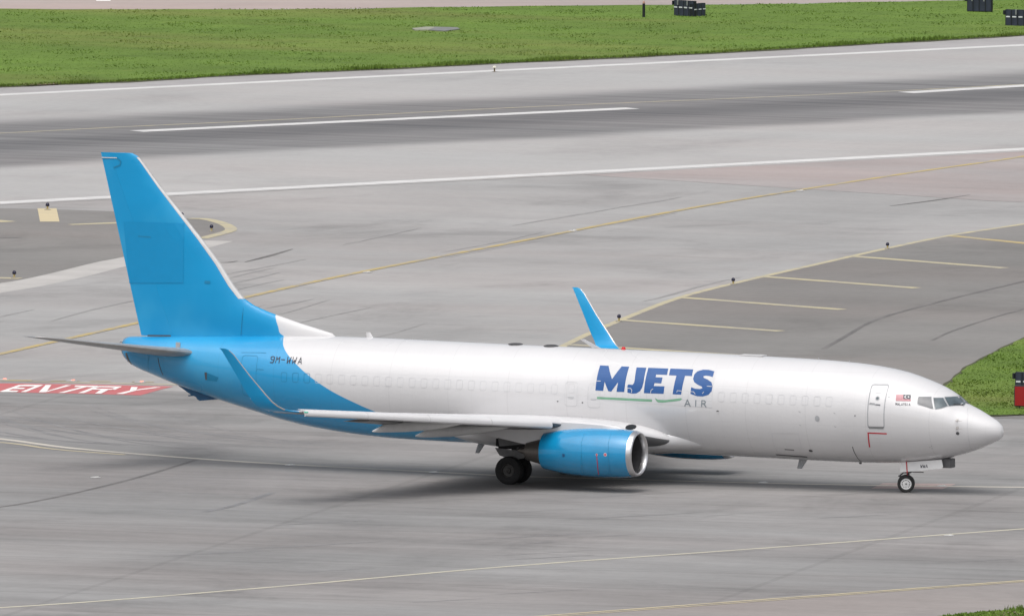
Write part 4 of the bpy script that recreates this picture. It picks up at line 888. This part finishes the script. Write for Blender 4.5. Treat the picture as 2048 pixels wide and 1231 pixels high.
        for xs_ in ((1219, 1217, 1220), (1165, 1163, 1165)):
            skin_poly('cowl_seam', [(q, M['seam_blue']) for q in path([EP((xs_[0] + 4, 866)), EP((xs_[1], 885)), EP((xs_[1], 905)), EP((xs_[1] + 1, 925)), EP((xs_[2], 945))], 0.018)], engine, CE, 0.004, 0.08, 0.3)
    return wing
make_wing(1); make_wing(-1)

# ---- wing to body fairing
vs, fs = [], []; n = 40
fr_ = [(11.0, 0.0), (11.8, 0.10), (12.6, 0.28), (13.4, 0.52), (14.4, 0.80), (15.4, 0.96), (17, 1.0), (19.5, 0.98), (20.6, 0.84), (21.6, 0.55), (22.6, 0.22), (23.4, 0.0)]
for s_, k in fr_:
    bot = fus(s_)[1]
    for i in range(n):
        a = 2 * math.pi * i / n; c_, q = math.cos(a), math.sin(a); e_ = 0.88
        vs.append(W(s_, math.copysign(abs(c_) ** e_, c_) * (1.05 + 0.92 * k), 1.84 - 0.02 * k + math.copysign(abs(q) ** e_, q) * (0.42 + 0.30 * k)))
for j in range(len(fr_) - 1):
    for i in range(n): fs.append((j * n + i, j * n + (i + 1) % n, (j + 1) * n + (i + 1) % n, (j + 1) * n + i))
fs += [tuple(range(n)), tuple(range(len(vs) - 1, len(vs) - 1 - n, -1))]
m_ = MB(); m_.add(vs, fs); m_.obj('wing_body_fairing', M['livery'], plane, 60)

# ---- tailplane
for sd in (1, -1):
    Y = lambda s, y, z: W(s, sd * y, z); up = V((0, 0, 1))
    st_ = []
    for y, a, b, z, tc in ((0.55, 34.05, 37.35, 4.50, 0.12), (0.95, 34.27, 37.42, 4.56, 0.115), (2.5, 35.22, 37.82, 4.785, 0.105), (4.5, 36.42, 38.32, 5.075, 0.10), (6.5, 37.62, 38.82, 5.375, 0.095), (7.05, 37.98, 38.95, 5.46, 0.08), (7.18, 38.35, 38.99, 5.48, 0.05)):
        st_.append((Y(a, y, z), Y(b, y, z + 0.02), up, tc))
    tp = loft('horizontal_stabilizer', st_, M['grey_stab'], plane, 0.0, 0.72)
    loft('elevator', st_, M['grey_stab'], tp, 0.7225, 1.0)
    le_strip('leading_edge', st_[1:], 0.05, M['alu_dull'], tp, 0.004)
    if sd > 0: MB().box(W(34.85, 1.05, 4.86), (0.18, 0.06, 0.2)).obj('access_plate', M['frame_grey'], tp)

# ---- landing gear
def wheel(c, r, wd, rim_r, parent, rim_mat, sd, bolts=False, ax=V((0, 1, 0))):
    p = [(-wd / 2 * 0.72, rim_r), (-wd / 2, rim_r + (r - rim_r) * 0.35), (-wd / 2, rim_r + (r - rim_r) * 0.62), (-wd / 2 * 0.86, r * 0.955), (-wd / 2 * 0.55, r * 0.992), (0, r), (wd / 2 * 0.55, r * 0.992), (wd / 2 * 0.86, r * 0.955), (wd / 2, rim_r + (r - rim_r) * 0.62), (wd / 2, rim_r + (r - rim_r) * 0.35), (wd / 2 * 0.72, rim_r)]
    t = MB().lathe(c, ax, p, 36).obj('tyre', M['tyre'], parent, True)
    o = sd * -1
    m_ = MB()
    for f in (1, -1): m_.lathe(c, ax * f, [(wd / 2 * 0.72, rim_r * 1.02), (wd / 2 * 0.80, rim_r * 0.93), (wd / 2 * 0.55, rim_r * 0.84), (wd / 2 * 0.50, rim_r * 0.45), (wd / 2 * 0.8, rim_r * 0.36), (wd / 2 * 0.85, rim_r * 0.2), (wd / 2 * 0.6, rim_r * 0.16), (wd / 2 * 0.6, 0.001)], 28)
    rm = m_.obj('rim', rim_mat, parent, True)
    if bolts:
        hb = MB()
        for i in range(14):
            a = 2 * math.pi * i / 14; q = V(c) + V((ax.y, -ax.x, 0)) * (math.cos(a) * rim_r * 0.68) - ax * (wd / 2 * 0.53) + V((0, 0, math.sin(a) * rim_r * 0.68)); hb.tube(q + ax * 0.01, q - ax * 0.008, rim_r * 0.09, None, 8)
        hb.obj('wheel_bolts', M['rubber_black'], parent)['kind'] = 'stuff'; hb = MB()
        hb.tube(V(c) - ax * (wd / 2 * 0.45), V(c) - ax * (wd / 2 * 0.92), rim_r * 0.15, rim_r * 0.10, 10)
        hb.obj('hub', M['rubber_black'], parent)
# nose gear
g = W(4.02, 0, 0)
ng = MB().tube(W(4.02, 0, 0.34), W(3.98, 0, 0.85), 0.055).tube(W(3.98, 0, 0.8), W(3.9, 0, 1.4), 0.085).tube(W(4.05, 0.08, 0.338) + V((0.09, -0.23, 0)), W(4.05, 0.08, 0.338) - V((0.09, -0.23, 0)), 0.045).tube(W(4.12, 0.0, 0.45), W(4.36, 0, 0.62), 0.03).tube(W(4.36, 0, 0.62), W(4.08, 0, 0.86), 0.03).tube(W(4.36, 0.07, 0.62), W(4.36, -0.07, 0.62), 0.035).box(W(3.62, 0, 0.80), (0.55, 0.05, 0.035)).tube(W(3.95, 0, 0.82), W(3.1, 0, 1.35), 0.04).box(W(4.05, 0, 0.78), (0.26, 0.3, 0.07)).obj('nose_landing_gear', M['gear'], plane)
NAX = V((-0.36, 0.933, 0)); NC = W(4.05, 0.08, 0.338)                  # the nose wheels are steered toward the viewer
wheel(NC - NAX * 0.20, 0.343, 0.19, 0.215, ng, M['rim'], 1, True, NAX); wheel(NC + NAX * 0.20, 0.343, 0.19, 0.215, ng, M['rim'], -1, False, NAX)
MB().tube(W(4.0, 0.09, 0.62), W(4.02, 0.09, 1.16), 0.022).obj('red_strap', M['red_decal'], ng)
for sd in (1, -1):
    yb = 0.43 * sd; q = 0.45 * sd
    pts_ = [AY(p, 0.44) for p in ((1801, 924), (1883, 918.5), (1886, 932), (1884, 936), (1800, 944))]
    if sd < 0: pts_ = [(p[0], p[1]) for p in pts_]
    m_ = MB(); n = len(pts_); inner = [W(a, q - 0.03 * sd, b) for a, b in pts_]; outer = [W(a, q, b) for a, b in pts_]
    m_.add(outer + inner, [tuple(range(n)), tuple(range(2 * n - 1, n - 1, -1))] + [(i, (i + 1) % n, n + (i + 1) % n, n + i) for i in range(n)])
    gd = m_.obj('gear_door', plain('clean white gear door paint', (0.82, 0.82, 0.82), 0.35, var=0.03) if sd > 0 else [M['frame_grey']], ng)
    if sd > 0:
        def CD(s_, z_, off): return W(s_, 0.45 + off, z_)
        for i, c in enumerate('WWA'):
            x0 = 1841 + i * 5.2; y0 = 928.6 - i * 0.15
            skin_poly('letter', [(qq, M['black_decal']) for pth in FONT[c] for qq in path([AY((x0 + a * 3.9, y0 + b * 6.0), 0.45) for a, b in pth], 0.019)], gd, CD, 0.004)
        skin_poly('red_stripe', [(qq, M['red_decal']) for qq in path([AY((1813, 923.5), 0.45), AY((1814.5, 944), 0.45)], 0.05)], gd, CD, 0.005)
MB().box(W(2.28, -0.02, 1.20), (0.34, 0.5, 0.36), bev=0.02).obj('taxi_light_bay', plain('dark grey bay', (0.12, 0.12, 0.125), 0.5), ng)
# main gear
for sd in (1, -1):
    Y = lambda s, y, z: W(s, sd * y, z)
    mg = MB().tube(Y(19.62, 2.86, 0.54), Y(19.55, 2.80, 1.15), 0.09).tube(Y(19.55, 2.80, 1.05), Y(19.35, 2.95, 2.2), 0.14).tube(Y(19.62, 2.35, 0.54), Y(19.62, 3.38, 0.54), 0.085).tube(Y(19.72, 2.86, 0.72), Y(20.0, 2.84, 1.0), 0.04).tube(Y(20.0, 2.84, 1.0), Y(19.65, 2.82, 1.35), 0.045).tube(Y(19.45, 2.7, 1.3), Y(19.3, 1.6, 1.7), 0.06).tube(Y(19.5, 2.95, 1.2), Y(19.0, 3.2, 2.1), 0.05).tube(Y(19.4, 3.05, 0.75), Y(19.3, 2.95, 1.3), 0.03).box(Y(19.5, 2.88, 1.12), (0.34, 0.28, 0.16), bev=0.03).obj('main_landing_gear', M['gear'], plane)
    for dy in (-0.432, 0.432): wheel(Y(19.62, 2.86 + dy, 0.548), 0.562, 0.40, 0.27, mg, M['rim_dark'], sd)
    MB().box(Y(19.5, 2.3, 1.62), (1.6, 1.7, 0.5), bev=0.1).obj('wheel_bay', M['dark'], mg)
    # leg door hung on the strut and the open hinged door above it
    m_ = MB(); pr = [(20.3, 1.42), (19.0, 1.30), (19.05, 1.05), (19.5, 0.95), (20.1, 1.12)]
    dv = [Y(a, 3.16, b) for a, b in pr] + [Y(a, 3.12, b) for a, b in pr]; n = len(pr)
    m_.add(dv, [tuple(range(n)), tuple(range(2 * n - 1, n - 1, -1))] + [(i, (i + 1) % n, n + (i + 1) % n, n + i) for i in range(n)]).obj('gear_door', plain('grimy grey door', (0.20, 0.20, 0.205), 0.5, var=0.2), mg)
    m_ = MB(); pr = [(20.1, 2.05), (18.9, 2.1), (18.95, 1.62), (20.0, 1.5)]
    dv = [Y(a, 3.42, b) for a, b in pr] + [Y(a, 3.38, b) for a, b in pr]; n = 4
    m_.add(dv, [tuple(range(n)), tuple(range(2 * n - 1, n - 1, -1))] + [(i, (i + 1) % n, n + (i + 1) % n, n + i) for i in range(n)]).obj('gear_door', plain('grimy grey upper door', (0.16, 0.16, 0.165), 0.5, var=0.2), mg)

# ================================================================== AIRFIELD FURNITURE
M['blue_dome'] = plain('dark blue lamp dome', (0.012, 0.012, 0.035), 0.2, var=0.1)
M['stem'] = plain('yellow lamp stem', (0.46, 0.36, 0.14), 0.6, var=0.2)
M['metal'] = plain('cast metal base', (0.30, 0.28, 0.24), 0.5, metal=0.4, var=0.2)
def edge_light(px, label, k=1.0):
    p = G(px); t = empty('taxiway_edge_light', p); tag(t, label, 'edge light', 'blue taxiway edge lights')
    MB().lathe((0, 0, 0.0), (0, 0, 1), [(0.0, 0.001), (0.0, 0.15), (0.03, 0.15), (0.05, 0.08), (0.05, 0.001)], 16).obj('base', M['metal'], t, True)
    MB().tube((0, 0, 0.04), (0, 0, 0.17), 0.045, 0.04, 12).obj('stem', M['stem'], t, True)
    MB().lathe((0, 0, 0.16), (0, 0, 1), [(0, 0.05), (0.015, 0.085), (0.06, 0.09), (0.11, 0.08), (0.15, 0.05), (0.165, 0.001)], 16).obj('lamp_dome', M['blue_dome'], t, True)
    t.scale = (k * 0.88, k * 0.88, k * 0.92); return t
edge_light((95, 420), 'blue taxiway edge light at the cream painted block on the left', 1.15)
edge_light((364, 438), 'blue taxiway edge light just behind the leading edge of the tail fin')
edge_light((423, 463), 'blue taxiway edge light near the pointed tip of the left dark pavement', 1.1)
edge_light((28.5, 556), 'blue taxiway edge light at the far left edge beside a yellow stripe', 1.15)
edge_light((1775, 497.5), 'blue taxiway edge light farthest right along the right pavement edge')
edge_light((1466.5, 569), 'blue taxiway edge light in the middle of the right pavement edge', 1.05)
edge_light((1238, 643), 'blue taxiway edge light just right of the far winglet', 1.1)
t = empty('runway_edge_light', G((989, 144.5))); tag(t, 'small runway edge light on the far edge line', 'edge light')
MB().lathe((0, 0, 0), (0, 0, 1), [(0.0, 0.001), (0, 0.12), (0.03, 0.12), (0.04, 0.05)], 12).obj('base', M['metal'], t, True)
MB().tube((0, 0, 0.03), (0, 0, 0.22), 0.04).obj('stem', plain('brown stem', (0.16, 0.12, 0.06), 0.6), t, True)
MB().lathe((0, 0, 0.2), (0, 0, 1), [(0, 0.09), (0.03, 0.12), (0.1, 0.09), (0.13, 0.001)], 14).obj('lamp_dome', plain('clear lamp glass', (0.6, 0.58, 0.5), 0.15), t, True)

M['inset_metal'] = plain('inset light casting', (0.55, 0.54, 0.52), 0.4, metal=0.5, var=0.2)
def inset(px, label, lens, grp, r=0.22):
    t = empty('inset_light', G(px, 0.016)); tag(t, label, 'inset light', grp)
    MB().lathe((0, 0, 0), (0, 0, 1), [(0, r), (0.018, r * 0.8), (0.03, r * 0.5), (0.03, 0.001)], 16).obj('casting', M['inset_metal'], t, True)
    MB().box((r * 0.3, 0, 0.034), (r * 0.35, r * 0.7, 0.03), bev=0.006).obj('lens', lens, t)
    return t
t_ = NT('lit red stop bar lens'); redlens = t_.bsdf((0.7, 0.12, 0.08), 0.3, emit=(1.0, 0.25, 0.15), estr=1.6)
wlens = plain('clear inset lens', (0.7, 0.7, 0.68), 0.2)
inset((6, 758.5), 'lit red stop bar light at the left edge above the ENTRY marking', redlens, 'stop bar lights', 0.26)
inset((143, 761), 'lit red stop bar light above the middle of the ENTRY marking', redlens, 'stop bar lights', 0.26)
inset((280, 763.5), 'lit red stop bar light above the right end of the ENTRY marking', redlens, 'stop bar lights', 0.26)
inset((580, 929), 'inset centreline light left of the main wheels, farther from them', wlens, 'taxiway centreline lights')
inset((868, 943.5), 'inset centreline light just left of the main wheels', wlens, 'taxiway centreline lights')
inset((1526, 964.5), 'inset centreline light below the forward belly', wlens, 'taxiway centreline lights')
inset((1884, 971), 'inset centreline light right of the nose wheel', wlens, 'taxiway centreline lights')
inset((191, 954), 'inset pavement light alone at the left below the taxi line', wlens, 'taxiway centreline lights')
inset((1898, 1070), 'inset pavement light beside the cream edge line at the right', wlens, 'taxiway centreline lights')
inset((735, 544), 'inset light on the yellow exit line right of the tail fin', wlens, 'exit centreline lights')
inset((1146, 461), 'inset light on the yellow exit line above the far winglet', wlens, 'exit centreline lights')
inset((1601, 381.5), 'inset light on the yellow exit line toward the right', wlens, 'exit centreline lights')

# ---- signs seen from behind
M['sign_back'] = plain('dark navy sign casing', (0.008, 0.010, 0.016), 0.45, var=0.2, nscale=4)
M['sign_panel'] = plain('navy sign panel', (0.026, 0.032, 0.055), 0.4, var=0.3, nscale=3)
M['sign_label'] = plain('white sign label', (0.62, 0.64, 0.68), 0.5, var=0.05)
M['bracket'] = plain('galvanised bracket', (0.36, 0.37, 0.38), 0.4, metal=0.5, var=0.2)
def sign(a, b, h, n, label, labels=True, lift=0.0, hood=True, parent=None, ends=True):
    """a row of n upright casing panels from ground pixel a to ground pixel b; panels face the camera"""
    A, B = G(a), G(b); d = (B - A); L = d.length; ang = math.atan2(d.y, d.x)
    t = empty('sign', A, ang); tag(t, label, 'sign', 'airfield signs seen from behind')
    pw = L / n
    MB().box((L / 2, 0.16, lift + h / 2), (L, 0.22, h), bev=0.02).obj('casing', M['sign_back'], t)
    for i in range(n):
        c = (i + 0.5) * pw
        m_ = MB(); m_.lathe((c, 0.05, lift), (0, 0, 1), [(0.02, pw * 0.44), (h - 0.02, pw * 0.44)], 16)
        for v_ in m_.v: v_.y = 0.06 + (v_.y - 0.05) * 0.35
        p_ = m_.obj('panel', M['sign_panel'], t, True)
        if labels: MB().box((c, 0.055 - pw * 0.44 * 0.35, lift + h * 0.58), (pw * 0.62, 0.012, h * 0.075)).obj('panel_label', M['sign_label'], p_)
    for i in range(n + 1):
        MB().box((min(max(i * pw, 0.03), L - 0.03), 0.16, lift / 2 + 0.02), (0.06, 0.1, max(lift, 0.04) + 0.04)).obj('leg', M['sign_back'], t)
    if hood:
        for x in (0.22, 0.70): MB().box((L * x, 0.02, lift + h * 0.86), (0.05, 0.06, h * 0.30)).obj('bracket', M['bracket'], t)
        MB().box((-0.06, 0.12, lift + h * 0.82), (0.10, 0.2, h * 0.26), bev=0.01).obj('junction_box', M['sign_back'], t)
    return t
sign((1346, 33), (1386, 35.6), 0.84, 4, 'dark navy sign of four panels with white labels, beside the thin post')
sign((1387, 35.6), (1413, 33.6), 0.70, 3, 'shorter dark sign of three panels with white labels, joined behind the four panel one', hood=False)
sign((1933, 25.5), (1982.5, 26.8), 0.74, 4, 'plain dark sign on short feet without labels, near the top right', labels=False, lift=0.07)
sign((2009.5, 53), (2110, 56), 0.86, 8, 'dark navy sign with white labels cut by the right edge at the top')
sign((2029, 788), (2130, 791), 0.92, 7, 'dark sign standing behind the red board at the right edge')
# red board
A, B = G((2027.5, 818)), G((2150, 822)); d = B - A; L = d.length
t = empty('sign', A, math.atan2(d.y, d.x)); tag(t, 'red board with black border on short legs at the right edge', 'sign')
MB().box((L / 2, 0.1, 0.55), (L, 0.16, 0.86), bev=0.02).obj('casing', M['rubber_black'], t)
MB().box((L / 2 + 0.0, 0.012, 0.55), (L - 0.09, 0.02, 0.78)).obj('face', plain('red sign face', (0.30, 0.010, 0.012), 0.4, var=0.04), t)
for x in (0.22, 1.2, 2.2): MB().tube((x, 0.1, 0.0), (x, 0.1, 0.14), 0.035).obj('leg', M['rubber_black'], t)
# post
t = empty('marker_post', G((1287.5, 36.5))); tag(t, 'thin dark marker post standing in the grass left of the signs', 'post')
MB().lathe((0, 0, 0), (0, 0, 1), [(0, 0.075), (0.74, 0.07), (0.76, 0.001)], 14).obj('post', M['sign_back'], t, True)
MB().lathe((0, 0, 0.75), (0, 0, 1), [(0, 0.06), (0.10, 0.05), (0.14, 0.001)], 12).obj('cap', plain('faded pink cap', (0.45, 0.25, 0.2), 0.6), t, True)
# concrete pit cover in the grass
t = empty('pit_cover', G((875, 60), 0.05)); tag(t, 'pale concrete pit cover lying flat in the grass', 'pit cover')
c_ = G((875, 60)); 
def slab(name, pxs, h, mat):
    P_ = [G(p) - c_ for p in pxs]; n = len(P_); m_ = MB()
    m_.add([V((p.x, p.y, h)) for p in P_] + [V((p.x, p.y, -0.04)) for p in P_], [tuple(range(n)), tuple(range(2 * n - 1, n - 1, -1))] + [(i, (i + 1) % n, n + (i + 1) % n, n + i) for i in range(n)]).obj(name, mat, t)
slab('slab', [(824, 58.5), (850, 55.5), (872, 55.5), (858, 61.5), (830, 61.5)], 0.05, plain('pale slab', (0.26, 0.265, 0.21), 0.8))
slab('cover_plate', [(858, 61.5), (872, 55.5), (914, 56.5), (920, 59.5), (890, 63.5)], 0.045, plain('grey plate', (0.165, 0.17, 0.165), 0.7))
